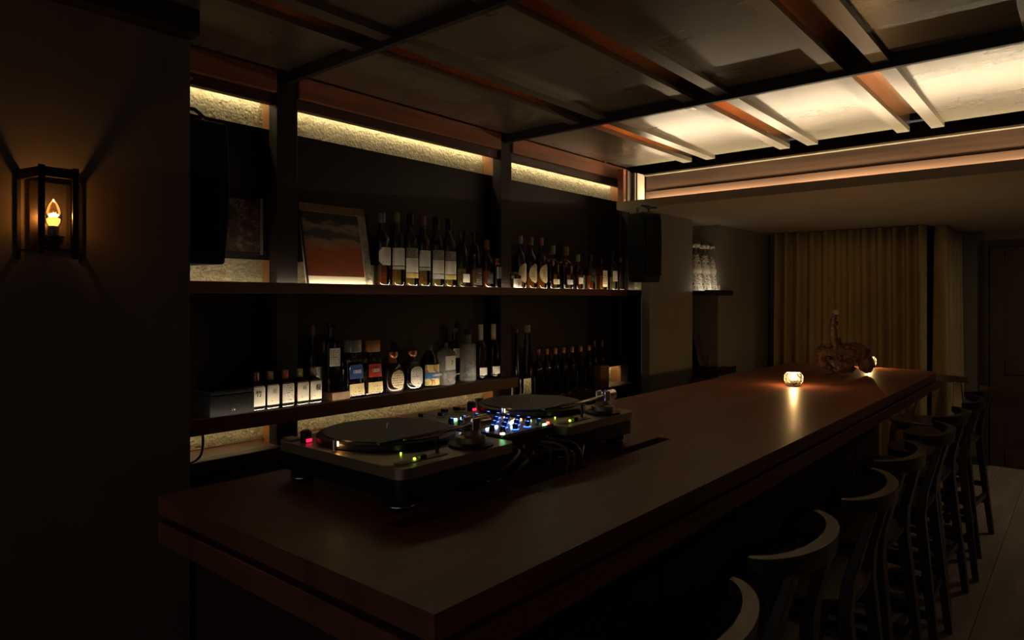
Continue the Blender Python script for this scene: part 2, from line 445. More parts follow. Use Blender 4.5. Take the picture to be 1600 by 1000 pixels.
MB().box(-1.2, xl, 2.13, Y_SIDE, H + 0.828, Z_PANEL).build('trim_1', m_post, None, label='dark wooden trim along the top of the lamp wall', kind='structure', bevel=0.003)
# ------------------------------------------------------------------ lowered ceiling with the light trough
so = struct('ceiling_soffit', 'lowered plaster ceiling beyond the bar with a copper wood fascia and light trough')
MB().box(X_FASCIA + 0.02, X_FAR + 0.1, -3.2, 2.6, Z_SOF, Z_SOF + 0.05).build('soffit_board', m_soffit, so)
MB().box(X_LIP, X_FASCIA + 0.02, -3.2, 2.343, Z_SOF, Z_SOF + 0.014).build('trough_base', m_lip, so)
MB().box(X_LIP, X_LIP + 0.015, -3.2, 2.343, Z_SOF + 0.0145, Z_SOF + 0.051).build('trough_lip', m_lip, so)
MB().box(X_FASCIA - 0.006, X_FASCIA + 0.02, -3.2, 2.31, Z_SOF + 0.0145, H + 0.7335).build('fascia_board', m_fascia, so, bevel=0.002)
MB().box(X_FASCIA, X_FASCIA + 0.02, -3.2, 2.31, H + 0.7365, H + 0.838).build('fascia_board', m_fascia, so, bevel=0.002)
MB().box(X_FASCIA - 0.03, X_FASCIA + 0.06, -3.2, 2.31, H + 0.8385, H + 0.850).build('fascia_ledge', m_strip, so, bevel=0.002)
MB().box(4.30, 4.33, -3.2, 2.6, Z_SOF + 0.05, Z_SLOT).build('void_back', m_dark, so)
for x0, x1, y0, mm in ((3.868, 3.898, 2.318, m_copper), (3.905, 3.935, 2.345, m_post), (3.94, 3.968, 2.33, m_strip), (3.972, 4.02, 2.345, m_post), (4.024, 4.044, 2.325, m_strip), (4.048, X_FASCIA - 0.006, 2.318, m_lip)):
    MB().box(x0, x1, y0, 2.36, Z_SOF + 0.0145, H + 0.85).build('end_slat', mm, so)
def led(label, x0, y0, x1, y1, z, normal, w, em, group='light strips'):
    "an LED strip: an aluminium backing with a luminous face; normal is the facing direction"
    t = thing('led_strip', label, 'light strip', ((x0 + x1) / 2, (y0 + y1) / 2, z), 0, group)
    d = Vector((x1 - x0, y1 - y0, 0)); L_ = d.length; d.normalize()
    n = Vector(normal).normalized(); s = n.cross(d)
    def slab(off, th, ww, mm, nm):
        rs = []
        for e in (-L_ / 2, L_ / 2):
            rs.append([d * e + s * (a * ww / 2) + n * (off + c * th) for a, c in ((-1, 0), (1, 0), (1, 1), (-1, 1))])
        return MB().rings(rs).build(nm, mm, t)
    slab(-0.004, 0.003, w * 1.15, m_chrome, 'profile')
    me_o = MB(); a = d * (L_ / 2)
    slab(-0.0008, 0.0012, w, em, 'diffuser')
    return t
led('warm light strip lying in the trough in front of the copper fascia', 4.122, -3.0, 4.122, 2.29, H + 0.655, (0.03, 0, 1), 0.016, e_cove)
e_down = emit('added_downlight_lamp', (1.0, 0.78, 0.52), 110.0)
for x, y, w in ((6.30, -0.50, 'near the far door'),):
    t = thing('added_downlight', 'unseen recessed downlight added to light the floor ' + w, 'downlight', (x, y, Z_SOF))  # out of view, added to brighten the far floor
    MB().lathe([(0.036, -0.0004), (0.052, -0.0004), (0.050, -0.006), (0.037, -0.006)], 28).build('trim_ring', m_white, t, smooth=True)
    MB().lathe([(0.0355, -0.0062), (0.0355, -0.0075)], 28).build('lamp_face', e_down, t)
# ------------------------------------------------------------------ back bar carcass
POSTS = (0.164, 1.506, 2.848, 4.190)
def post(x, label):
    t = thing('shelf_post', label, 'post', (x, Y_POST, 0), 0, 'back bar posts')
    MB().box(-0.048, 0.048, 0, 0.055, 0, Z_PANEL - 0.005).build('upright', m_post, t, bevel=0.003)
    MB().box(-0.022, 0.022, 0.056, Y_WALL - Y_POST - 0.001, 0, Z_PANEL - 0.005).build('divider', m_divider, t)
    MB().box(-0.049, -0.041, -0.006, -0.0005, 0, Z_PANEL - 0.005).build('edge_bead', m_post, t)
    return t
post(POSTS[1], 'dark wooden post left of the framed abstract print')
post(POSTS[2], 'dark wooden post in the middle of the back bar')
post(POSTS[3], 'dark wooden post behind the hanging speaker by the pier')
BAYS = ((0.30, POSTS[1]), (POSTS[1], POSTS[2]), (POSTS[2], POSTS[3]))
SBAYS = BAYS + ((POSTS[3], 4.64),)
where = ('left bay', 'middle bay', 'right bay')
for (a, c), w in zip(BAYS, where):
    x0, x1 = a + 0.05, c - 0.05
    t = thing('header_rail', 'copper stained header rail at the top of the ' + w, 'rail', ((x0 + x1) / 2, 2.44, H + 0.773), 0, 'header rails')
    hl = (x1 - x0) / 2
    MB().box(-hl, hl, 0, 0.03, 0.043, 0.128).build('upper_board', m_copper, t, bevel=0.002)
    MB().box(-hl, hl, 0.02, 0.055, 0, 0.0425).build('lower_board', m_shelf, t, bevel=0.002)
    xa, xb = a + 0.023, c - 0.023
    led('light strip behind the header rail of the ' + w, xa + 0.01, 2.582, xb - 0.01, 2.582, H + 0.809, (0, 0.25, -1), 0.012, e_top)
    MB().box(xa, xb, Y_PANEL, Y_PANEL + 0.018, H + 0.159, H + 0.686).build('back_panel', m_dark, wb)
    MB().box(xa, xb, Y_PANEL, Y_PANEL + 0.018, H - 0.466, H + 0.024).build('back_panel', m_dark, wb)
    led('light strip at the back of the long upper shelf in the ' + w, xa + 0.005, 2.572, xb - 0.005, 2.572, Z_UP + 0.003, (0, 0.25, 1), 0.012, e_shelf)
    led('light strip behind the lower panel above the counter in the ' + w, xa + 0.005, 2.565, xb - 0.005, 2.565, H - 0.452, (0, 0.3, -1), 0.010, e_counter)
    MB().box(xa, xb, 2.586, 2.597, Z_CNT, Z_CNT + 0.004).build('highlight_bead', m_brass, None, label='thin brass bead added for the highlight line at the counter back, ' + w, cat='trim', group='highlight beads')  # bead added to carry a highlight line along the counter
# the long shelf and the shorter middle shelf are notched round the posts by being built in front of the dividers
def bay_shelf(label, xs, x0, x1, y0, ztop, th, yb=Y_WALL):
    t = thing('wall_shelf', label, 'shelf', ((x0 + x1) / 2, y0, ztop - th))
    cx = (x0 + x1) / 2
    MB().box(x0 - cx, x1 - cx, 0, 0.0115, -0.004, th + 0.0078).build('front_lip', m_litlip, t, bevel=0.002)
    MB().box(x0 - cx, x1 - cx, 0.012, Y_POST - y0 - 0.008, 0, th).build('shelf_board', m_shelf, t)
    for a, c in xs:
        MB().box(max(a + 0.05, x0) - cx, min(c - 0.05, x1) - cx, Y_POST - y0 - 0.0075, yb - y0 - 0.002, 0, th).build('shelf_board', m_shelf, t)
    return t
bay_shelf('long dark upper shelf holding the whisky bottles and the print', SBAYS, 0.35, 4.59, 2.40, Z_UP, 0.030)
led('light strip behind the lip of the upper shelf', 0.5, 2.4135, 4.5, 2.4135, Z_UP + 0.003, (0, 1, 0.15), 0.0045, e_lip)
XM1 = at_y(810, 2.30)[0]
bay_shelf('red brown middle shelf holding the tequila and the five small bottles', BAYS[:2], 0.35, XM1, 2.30, Z_MID, 0.042, Y_PANEL)
led('light strip behind the lip of the middle shelf', 0.5, 2.3135, XM1 - 0.02, 2.3135, Z_MID + 0.003, (0, 1, 0.15), 0.0045, e_lip)
cn = thing('back_counter', 'dark red wooden counter along the bottom of the back bar', 'counter', (2.25, 2.39, 0))
MB().box(-1.9, 2.34, 0, Y_POST - 2.39 - 0.008, Z_CNT - 0.045, Z_CNT).build('counter_top', m_shelf, cn, bevel=0.002)
for a, c in SBAYS:
    MB().box(a + 0.05 - 2.25, min(c - 0.05, 4.59) - 2.25, Y_POST - 2.39 - 0.0075, Y_WALL - 2.39 - 0.002, Z_CNT - 0.045, Z_CNT).build('counter_top', m_shelf, cn)
    MB().box(a + 0.055 - 2.25, c - 0.055 - 2.25, 0.03, 0.05, 0.08, Z_CNT - 0.047).build('cabinet_door', m_bardark, cn, bevel=0.004)
led('short light strip on the upper shelf behind the hanging speaker', 4.225, 2.572, 4.59, 2.572, Z_UP + 0.003, (0, 0.25, 1), 0.012, e_shelf)
# ------------------------------------------------------------------ niche shelves
nx0, nx1 = 4.64, 5.075
def niche_shelf(label, z, th, xo):
    t = thing('niche_shelf', label, 'shelf', ((nx0 + nx1) / 2, 2.3, z - th), 0, 'niche shelves')
    c = (nx0 + nx1) / 2
    MB().box(nx0 - c, nx1 - c, -0.095, 0.198, 0, th).build('shelf_board', m_dark, t)
    MB().box(nx0 - c, xo - c, -0.19, -0.102, 0, th).build('shelf_front', m_dark, t)
    MB().box(nx0 - c, xo - c, -0.2, -0.1905, -0.003, th + 0.008).build('front_lip', m_dark, t)
    return t
NZ1, NZ2 = H + 0.062, H - 0.525
niche_shelf('dark niche shelf under the three patterned ceramic bottles', NZ1, 0.03, 5.13)
niche_shelf('lower dark niche shelf at bar height with a leaning sleeve', NZ2, 0.04, 5.19)
led('light strip behind the lip of the upper niche shelf', 4.66, 2.118, 5.06, 2.118, NZ1 + 0.005, (0, 1, 0.4), 0.006, e_lip)
# ------------------------------------------------------------------ curtains
def curtain(label, pts, z0, z1, group='curtain drops'):
    "pleated cloth hung along the polyline pts"
    P = []
    path = [Vector((*p, 0)) for p in pts]
    segs = []
    for a, c in zip(path, path[1:]):
        n = max(2, int((c - a).length / 0.008)); d = (c - a).normalized(); nrm = Vector((d.y, -d.x, 0))
        for i in range(n): segs.append((a + (c - a) * (i / n), nrm))
    segs.append((path[-1], nrm))
    r = random.Random(5); ph = 0.0; row = []
    per = 0.10; s = 0.0
    t = thing('curtain', label, 'curtain', (path[0].x, path[0].y, z0), 0, group)
    zs = [z0 + (z1 - z0) * k / 10 for k in range(11)]
    rings_ = [[] for _ in zs]
    prev = segs[0][0]
    for p, nrm in segs:
        s += (p - prev).length; prev = p
        ph = 2 * PI * s / per + 0.9 * math.sin(s * 5.1) + 0.6 * math.sin(s * 11.7)
        amp = 0.070 * (0.72 + 0.28 * math.sin(s * 7.3 + 1))
        for k, z in enumerate(zs):
            f = 0.65 + 0.35 * (1 - k / 10)
            w = math.sin(ph + 0.25 * math.sin(z * 2 + s * 3))
            w = math.copysign(abs(w) ** 0.6, w)
            q = p + nrm * (amp * f * w)
            rings_[k].append((q.x - path[0].x, q.y - path[0].y, z - z0))
    o = MB().rings(rings_, close=False, cap=False).build('cloth', m_curtain, t, smooth=True)
    md = o.modifiers.new('thickness', 'SOLIDIFY'); md.thickness = 0.003
    return t
curtain('olive velvet curtain hanging across the end of the room', [(6.09, 2.12), (6.09, 0.96)], 0.02, Z_SOF - 0.004)
curtain('olive curtain turning the corner towards the far door', [(6.20, 0.885), (7.06, 0.885)], 0.02, Z_SOF - 0.004)
# ------------------------------------------------------------------ the bar
BX0, BX1, BY0, BY1 = 0.643, 4.80, 0.682, 1.558
bar = thing('bar_counter', 'long dark mahogany bar with an overhanging two layer top', 'bar', ((BX0 + BX1) / 2, (BY0 + BY1) / 2, 0))
bc = Vector(((BX0 + BX1) / 2, (BY0 + BY1) / 2, 0))
def bx(mb, x0, x1, y0, y1, z0, z1): return mb.box(x0 - bc.x, x1 - bc.x, y0 - bc.y, y1 - bc.y, z0, z1)
JX = 2.97
SLY0, SLY1 = 0.985, 1.028
slots = ((0.847, 1.175), (1.195, 1.475), (1.565, 1.925))
zt0 = Z_BAR - 0.040
sl = MB()
bx(sl, BX0, JX - 0.0006, BY0, SLY0, zt0, Z_BAR)
bx(sl, BX0, JX - 0.0006, SLY1, BY1, zt0, Z_BAR)
xs = [BX0] + [x for s_ in slots for x in s_] + [JX - 0.0006]
for i in range(0, len(xs), 2): bx(sl, xs[i], xs[i + 1], SLY0, SLY1, zt0, Z_BAR)
sl.build('top_slab', m_bar, bar)
R_ = 0.16
poly = [(JX + 0.0006, BY0), (BX1 - R_, BY0)]
poly += [(BX1 - R_ + R_ * math.sin(t), BY0 + R_ - R_ * math.cos(t)) for t in [PI / 2 * i / 8 for i in range(1, 9)]]
poly += [(BX1, BY1), (JX + 0.0006, BY1)]
MB().prism([(x - bc.x, y - bc.y) for x, y in poly], zt0, Z_BAR).build('top_slab', m_bar, bar)
bx(MB(), BX0 + 0.012, BX1 - 0.05, BY0 + 0.02, BY1 - 0.02, zt0 - 0.014, zt0 - 0.0005).build('shadow_gap', m_bardark, bar)
bx(MB(), BX0 - 0.003, BX1 - 0.03, BY0 + 0.004, BY1 - 0.004, zt0 - 0.062, zt0 - 0.0145).build('lower_slab', m_bar, bar, bevel=0.003)
bx(MB(), 0.715, 4.60, 0.98, 1.535, 0.09, zt0 - 0.063).build('bar_body', m_bardark, bar)
bx(MB(), 0.76, 4.56, 1.02, 1.50, 0.0, 0.0895).build('plinth', m_black, bar)
for k in range(7):
    x = 0.74 + k * 0.55
    bx(MB(), x, x + 0.53, 0.965, 0.9795, 0.12, zt0 - 0.09).build('front_panel', m_bardark, bar, bevel=0.004)
ft = MB(); ft.tube([(0.8 - bc.x, 0.87 - bc.y, 0.22), (4.5 - bc.x, 0.87 - bc.y, 0.22)], 0.016); ft.build('foot_rail', m_fin, bar, smooth=True)
for x in (0.9, 2.1, 3.3, 4.4):
    MB().tube([(x - bc.x, 0.87 - bc.y, 0.22), (x - bc.x, 0.965 - bc.y, 0.22)], 0.009).build('rail_bracket', m_fin, bar, smooth=True)
# ------------------------------------------------------------------ bar stools
def make_stool():
    t = thing('bar_stool', 'x', 'stool', (0, 0, 0), 0, 'bar stools')
    # local: x along the bar, +y towards the bar; seat centre at origin
    zs, zr = 0.615, 0.868
    seat = MB(); rs = []
    for z, k in ((zs - 0.035, 0.93), (zs - 0.012, 1.0), (zs - 0.004, 1.0), (zs, 0.985)):
        rs.append([(sect(2 * PI * i / 28, 0.205 * k, 0.19 * k, 3.2)[0], sect(2 * PI * i / 28, 0.205 * k, 0.19 * k, 3.2)[1], z) for i in range(28)])
    seat.rings(rs); seat.build('seat', m_chair, t, smooth=True)
    # curved top rail
    n = 18; inner, rr = [], []
    for i in range(n + 1):
        a = PI * (i / n - 0.5) * 1.0
        cx, cy = 0.205 * math.sin(a), -0.165 - 0.085 * math.cos(a) ** 1.2 if math.cos(a) > 0 else -0.165
        k = math.cos(a) if math.cos(a) > 0 else 0
        th = 0.014 + 0.013 * k; hh = 0.020 + 0.014 * k
        nx, ny = math.sin(a) * 0.8, -math.cos(a)
        L_ = math.hypot(nx, ny) or 1; nx, ny = nx / L_, ny / L_
        top = zr + 0.035
        rr.append([(cx - nx * th / 2, cy - ny * th / 2, top - hh * 1.35), (cx + nx * th / 2, cy + ny * th / 2, top - hh * 1.35),
                   (cx + nx * th / 2 + nx * 0.004, cy + ny * th / 2 + ny * 0.004, top), (cx - nx * th / 2, cy - ny * th / 2, top)])
    MB().rings(rr).build('top_rail', m_chair, t, smooth=True)
    for s in (-1, 1):
        # rear leg running up to the rail, as a flat tapering board with a kink at the seat
        p = [(s * 0.195, -0.225, 0), (s * 0.165, -0.165, zs - 0.03), (s * 0.150, -0.175, zs + 0.06), (s * 0.125, -0.228, zr)]
        w = [0.034, 0.052, 0.062, 0.048]; d = [0.028, 0.036, 0.030, 0.020]
        rs = []
        for (x, y, z), ww, dd in zip(p, w, d):
            rs.append([(x + a * ww / 2, y + c * dd / 2, z) for a, c in ((-1, -1), (1, -1), (1, 1), (-1, 1))])
        MB().rings(rs).build('leg', m_chair, t, bevel=0.003)
        p = [(s * 0.185, 0.20, 0), (s * 0.15, 0.14, zs - 0.036)]
        rs = []
        for (x, y, z), ww in zip(p, (0.028, 0.040)):
            rs.append([(x + a * ww / 2, y + c * ww / 2, z) for a, c in ((-1, -1), (1, -1), (1, 1), (-1, 1))])
        MB().rings(rs).build('leg', m_chair, t, bevel=0.003)
        for z, off in ((0.20, 0.182), (0.30, 0.178)):
            f = z / zs
            MB().beam((s * (0.195 - 0.03 * f), -0.222 + 0.06 * f, z), (s * (0.185 - 0.035 * f), 0.198 - 0.06 * f, z), 0.016, 0.030, (1, 0, 0)).build('stretcher', m_chair, t)
    MB().beam((-0.17, 0.172, 0.27), (0.17, 0.172, 0.27), 0.022, 0.032, (0, 1, 0)).build('foot_rest', m_chair, t, bevel=0.003)
    MB().beam((-0.178, -0.196, 0.24), (0.178, -0.196, 0.24), 0.018, 0.028, (0, 1, 0)).build('stretcher', m_chair, t)
    MB().beam((-0.145, 0.12, zs - 0.05), (0.145, 0.12, zs - 0.05), 0.02, 0.035, (0, 1, 0)).build('apron', m_chair, t)
    return t
stool0 = make_stool()
words = ['dark wooden bar stool nearest the camera, its back cut by the frame', 'second bar stool from the camera, dark bent wood back',
         'third bar stool from the camera, dark bent wood back', 'fourth bar stool from the camera, dark bent wood back',
         'fifth bar stool from the camera along the bar', 'sixth bar stool from the camera along the bar',
         'seventh bar stool from the camera along the bar', 'last bar stool in the row along the front of the bar']
for k in range(8):
    o = stool0 if k == 0 else copy_tree(stool0)
    o.location = (1.05 + 0.552 * k, 0.685 + (0.012 if k % 2 else -0.006), 0)
    o.rotation_euler = (0, 0, math.radians((2, -1, 3, -2, 2, -3, 4, -5)[k]))
    o['label'] = words[k]
o = copy_tree(stool0); o.location = (5.38, 0.85, 0); o.rotation_euler = (0, 0, math.radians(82))
o['label'] = 'dark bar stool at the far end of the bar in front of the curtain'
# ------------------------------------------------------------------ turntables and mixer
m_plate = mat('turntable_silver', (0.46, 0.37, 0.25), 0.38, metal=0.55, var=0.05)
m_vinyl = mat('slipmat_black', (0.016, 0.015, 0.016), 0.42)
m_ledg = emit('pitch_led', (0.55, 1.0, 0.05), 2.5)
m_ledr = emit('strobe_led', (1.0, 0.02, 0.08), 0.7)
m_ledo = emit('target_lamp', (1.0, 0.50, 0.16), 14.0)
def make_turntable():
    t = thing('turntable', 'x', 'turntable', (0, 0, 0), 0, 'turntables')
    HT = 0.095                                         # top of the plate above the bar
    def rrect(hw, hd, r, seg=5):
        out = []
        for cx, cy, a0 in ((hw - r, hd - r, 0), (-hw + r, hd - r, 90), (-hw + r, -hd + r, 180), (hw - r, -hd + r, 270)):
            for i in range(seg + 1):
                a = math.radians(a0 + 90 * i / seg); out.append((cx + r * math.cos(a), cy + r * math.sin(a)))
        return out
    MB().prism(rrect(0.2265, 0.1765, 0.025), HT - 0.022, HT).build('top_plate', m_plate, t, smooth=True, bevel=0.0)
    MB().prism(rrect(0.222, 0.172, 0.025), HT - 0.064, HT - 0.0225).build('plinth', m_black, t, smooth=True)
    for sx in (-1, 1):
        for sy in (-1, 1):
            f = MB().lathe([(0.018, 0), (0.028, 0.004), (0.030, 0.02), (0.024, 0.0305)], 20, (sx * 0.175, sy * 0.135, 0)).build('foot', m_rubber, t, smooth=True)
            MB().lathe([(0.0305, 0.008), (0.0312, 0.010), (0.0305, 0.012)], 20, (sx * 0.175, sy * 0.135, 0)).build('foot_ring', m_chrome, f, smooth=True)
    pc = (-0.045, 0.012)
    pl = MB().lathe([(0.160, HT + 0.0005), (0.166, HT + 0.004), (0.166, HT + 0.015), (0.162, HT + 0.018), (0.03, HT + 0.018)], 56, (pc[0], pc[1], 0)).build('platter', mat('platter_metal', (0.05, 0.043, 0.034), 0.4, metal=0.6), t, smooth=True)
    MB().lathe([(0.152, HT + 0.0185), (0.152, HT + 0.0215), (0.02, HT + 0.0215)], 48, (pc[0], pc[1], 0)).build('slipmat', m_vinyl, t, smooth=True)
    MB().lathe([(0.0036, HT + 0.018), (0.0036, HT + 0.036), (0.002, HT + 0.038)], 10, (pc[0], pc[1], 0)).build('spindle', m_chrome, t, smooth=True)
    # tonearm assembly at the back right
    ax, ay = 0.172, 0.078
    MB().lathe([(0.052, HT + 0.0005), (0.052, HT + 0.006), (0.046, HT + 0.009)], 32, (ax, ay, 0)).build('tonearm_base', m_black, t, smooth=True)
    MB().lathe([(0.034, HT + 0.0095), (0.034, HT + 0.022), (0.024, HT + 0.026), (0.02, HT + 0.036)], 28, (ax, ay, 0)).build('height_collar', m_plate, t, smooth=True)
    for s_ in (-1, 1): MB().box(ax + s_ * 0.0145 - 0.0035, ax + s_ * 0.0145 + 0.0035, ay - 0.012, ay + 0.012, HT + 0.0365, HT + 0.066).build('gimbal', m_chrome, t, bevel=0.002)
    arm = MB().tube([(ax, ay + 0.035, HT + 0.05), (ax, ay, HT + 0.05), (ax - 0.002, ay - 0.06, HT + 0.046), (ax - 0.004, ay - 0.11, HT + 0.044),
                     (ax - 0.014, ay - 0.15, HT + 0.042), (ax - 0.026, ay - 0.185, HT + 0.040)], 0.0045, 8).build('tonearm', m_chrome, t, smooth=True)
    MB().beam((ax - 0.026, ay - 0.185, HT + 0.040), (ax - 0.042, ay - 0.235, HT + 0.036), 0.019, 0.007, (1, 0, 0)).build('headshell', m_black, arm, bevel=0.001)
    MB().tube([(ax, ay + 0.018, HT + 0.05), (ax, ay + 0.052, HT + 0.05)], 0.017, 20).build('counterweight', m_chrome, arm, smooth=True)
    MB().box(ax - 0.007, ax - 0.001, ay - 0.106, ay - 0.100, HT + 0.0005, HT + 0.038).build('arm_rest', m_black, t, bevel=0.001)
    # pitch fader on the right front
    MB().box(0.172, 0.196, -0.150, -0.020, HT + 0.0003, HT + 0.0016).build('pitch_scale', mat('pitch_scale', (0.22, 0.17, 0.10), 0.5), t)
    k = MB().box(0.177, 0.191, -0.094, -0.076, HT + 0.0017, HT + 0.010).build('pitch_knob', m_black, t, bevel=0.001)
    MB().lathe([(0.0028, HT + 0.0018), (0.0028, HT + 0.005), (0.001, HT + 0.0055)], 10, (0.181, -0.102, 0)).build('pitch_light', m_ledg, t)
    MB().lathe([(0.0018, HT + 0.0005), (0.0018, HT + 0.004)], 10, (0.118, -0.085, 0)).build('quartz_light', m_ledg, t)
    # strobe and start button at the left front, target lamp at the front
    s = MB().lathe([(0.013, HT + 0.0005), (0.013, HT + 0.024), (0.010, HT + 0.028)], 20, (-0.150, -0.145, 0)).build('strobe_tower', m_black, t, smooth=True)
    MB().box(-0.144, -0.135, -0.152, -0.138, HT + 0.002, HT + 0.010).build('strobe_light', m_ledr, t, bevel=0.001)
    MB().box(-0.215, -0.178, -0.168, -0.140, HT + 0.0005, HT + 0.006).build('start_button', m_plate, t, bevel=0.001)
    tw = MB().lathe([(0.006, HT + 0.0005), (0.006, HT + 0.026), (0.004, HT + 0.028)], 14, (-0.012, -0.163, 0)).build('target_light', m_chrome, t, smooth=True)
    MB().box(-0.0165, -0.0075, -0.1568, -0.1556, HT + 0.012, HT + 0.022).build('lamp_window', m_ledo, tw)
    MB().lathe([(0.012, HT + 0.0005), (0.012, HT + 0.014), (0.009, HT + 0.016)], 18, (-0.195, 0.148, 0)).build('adapter', m_plate, t, smooth=True)
    return t
T1C, T2C = (1.058, 1.255), (1.634, 1.268)
tt = make_turntable(); tt.location = (T1C[0], T1C[1], Z_BAR); tt.rotation_euler = (0, 0, -PI / 2)
tt['label'] = 'turntable nearest the camera, left of the mixer with blue lights'
t2 = copy_tree(tt); t2.location = (T2C[0], T2C[1], Z_BAR); t2['label'] = 'second turntable, right of the mixer, its tonearm towards the bar'
# mixer
MX0, MX1, MY0, MY1 = 1.240, 1.448, 1.075, 1.475
ZM = H - 0.327
mx = thing('dj_mixer', 'black mixer with rows of knobs and glowing blue lights between the turntables', 'mixer', ((MX0 + MX1) / 2, (MY0 + MY1) / 2, Z_BAR))
mcx, mcy = (MX0 + MX1) / 2, (MY0 + MY1) / 2
zl = ZM - Z_BAR
m_mix = mat('mixer_face', (0.06, 0.05, 0.045), 0.4)
hx, hy = (MX1 - MX0) / 2, (MY1 - MY0) / 2
MB().box(-hx, hx, -hy, hy, 0.028, zl - 0.003).build('case', m_mix, mx, bevel=0.003)
MB().box(-hx + 0.003, hx - 0.003, -hy + 0.003, hy - 0.003, zl - 0.0028, zl).build('face_plate', m_plate, mx)
for sx in (-1, 1):
    for sy in (-1, 1):
        MB().lathe([(0.014, 0), (0.016, 0.006), (0.014, 0.0278)], 14, (sx * (hx - 0.03), sy * (hy - 0.05), 0)).build('foot', m_rubber, mx, smooth=True)
e_blue = emit('mixer_blue', (0.03, 0.09, 1.0), 5.0)
e_bluew = emit('mixer_blue_white', (0.35, 0.5, 1.0), 9.0)
e_green = emit('mixer_green', (0.25, 1.0, 0.4), 5.0)
e_red = emit('mixer_red', (1.0, 0.08, 0.05), 3.0)
e_amber = emit('mixer_amber', (1.0, 0.5, 0.05), 4.0)
m_knob = mat('knob_black', (0.012, 0.012, 0.018), 0.3)
kn_me = MB().lathe([(0.0075, 0), (0.0075, 0.011), (0.006, 0.0135), (0.0058, 0.014)], 14).mesh('knob', m_knob, smooth=True)
cap_me = MB().box(-0.0012, 0.0012, -0.006, 0.0005, 0.0141, 0.0146).mesh('knob_pointer', e_blue)
ring_me = MB().lathe([(0.0085, 0.0002), (0.0098, 0.0008), (0.0085, 0.0014)], 16).mesh('knob_ring', e_blue)
r3 = random.Random(11)
for i in range(4):
    for j in range(6):
        x = -hx + 0.032 + i * (2 * hx - 0.064) / 3
        y = -hy + 0.030 + j * 0.036
        k = link('knob', kn_me, mx, loc=(x, y, zl))
        link('knob_pointer', cap_me, k)
        if (i in (1, 2) and j < 5) or r3.random() < 0.25: link('knob_ring', ring_me, k)
fd_me = MB().box(-0.006, 0.006, -0.010, 0.010, 0.004, 0.014).mesh('fader_cap', m_knob, bevel=0.001)
sl_me = MB().box(-0.0015, 0.0015, -0.030, 0.030, 0.0001, 0.0006).mesh('fader_slot', m_black)
for i in range(4):
    x = -hx + 0.032 + i * (2 * hx - 0.064) / 3
    link('fader_slot', sl_me, mx, loc=(x, hy - 0.085, zl)); link('fader_cap', fd_me, mx, loc=(x, hy - 0.085 + r3.uniform(-0.02, 0.02), zl))
def mled(u, v, mm, w=0.010, d=0.006, hgt=0.004):
    p = on_z(u, v, ZM + hgt)
    x = min(max(p.x - mcx, -hx + 0.008), hx - 0.008); y = min(max(p.y - mcy, -hy + 0.006), hy - 0.006)
    MB().box(x - w / 2, x + w / 2, y - d / 2, y + d / 2, zl + 0.0002, zl + hgt).build('indicator_light', mm, mx)
for u, v in ((711, 654), (723, 652), (774, 679), (827, 656), (851, 662)): mled(u, v, e_green)
for u, v in ((780, 677), (856, 659)): mled(u, v, e_red, 0.006)
for u, v in ((728, 655), (738, 657), (711, 668), (787, 662), (794, 651), (799, 659), (801, 657), (775, 665), (762, 668), (801, 666), (790, 652)): mled(u, v, e_bluew, 0.009, 0.005)
for u, v in ((813, 654), (804, 655)): mled(u, v, e_amber, 0.005)
# sockets and cables at the back of the mixer (it faces the room)
for k in range(5):
    x = -hx + 0.03 + k * 0.037
    for z in (0.045, 0.068):
        sk = MB().tube([(x, -hy + 0.001, z), (x, -hy - 0.010, z)], 0.0058, 10).build('socket', m_chrome if k % 2 else m_brass, mx, smooth=True)
m_cable = mat('grey_cable', (0.045, 0.038, 0.032), 0.45)
m_cabley = mat('yellow_cable', (0.30, 0.16, 0.03), 0.45)
def cable(label, pts, r, mm): 
    return MB().tube(pts, r, 8).build('cable', mm, None, smooth=True, label=label, cat='cable', group='mixer cables')
sy = (SLY0 + SLY1) / 2
cabs = (('dark cable looping from the mixer into the nearest slot', 1.262, 1.05, 0.068, m_cable), ('second cable from the mixer dropping to the nearest slot', 1.285, 1.13, 0.045, m_cable),
        ('dark cable from the middle of the mixer into the middle slot', 1.335, 1.30, 0.068, m_cable), ('yellow plugged cable curving from the mixer to the middle slot', 1.372, 1.39, 0.068, m_cabley),
        ('lower yellow cable from the mixer to the middle slot', 1.395, 1.42, 0.045, m_cabley), ('dark cable from the right side of the mixer to the middle slot', 1.410, 1.45, 0.068, m_cable))
for lab, xs_, xe, zz, mm in cabs:
    p0 = Vector((xs_, MY0 - 0.0105, Z_BAR + zz)); p3 = Vector((xe, sy, Z_BAR - 0.038))
    cable(lab, bez(p0, p0 + Vector((0.01, -0.07, 0.004)), (xe + 0.02, sy - 0.02, Z_BAR + 0.065), p3, 16), 0.0042, mm)
cable('cable running from under the second turntable into the middle slot', bez((1.66, 1.15, Z_BAR + 0.012), (1.6, 1.07, Z_BAR + 0.055), (1.47, sy, Z_BAR + 0.06), (1.455, sy, Z_BAR - 0.038), 16), 0.004, m_cable)
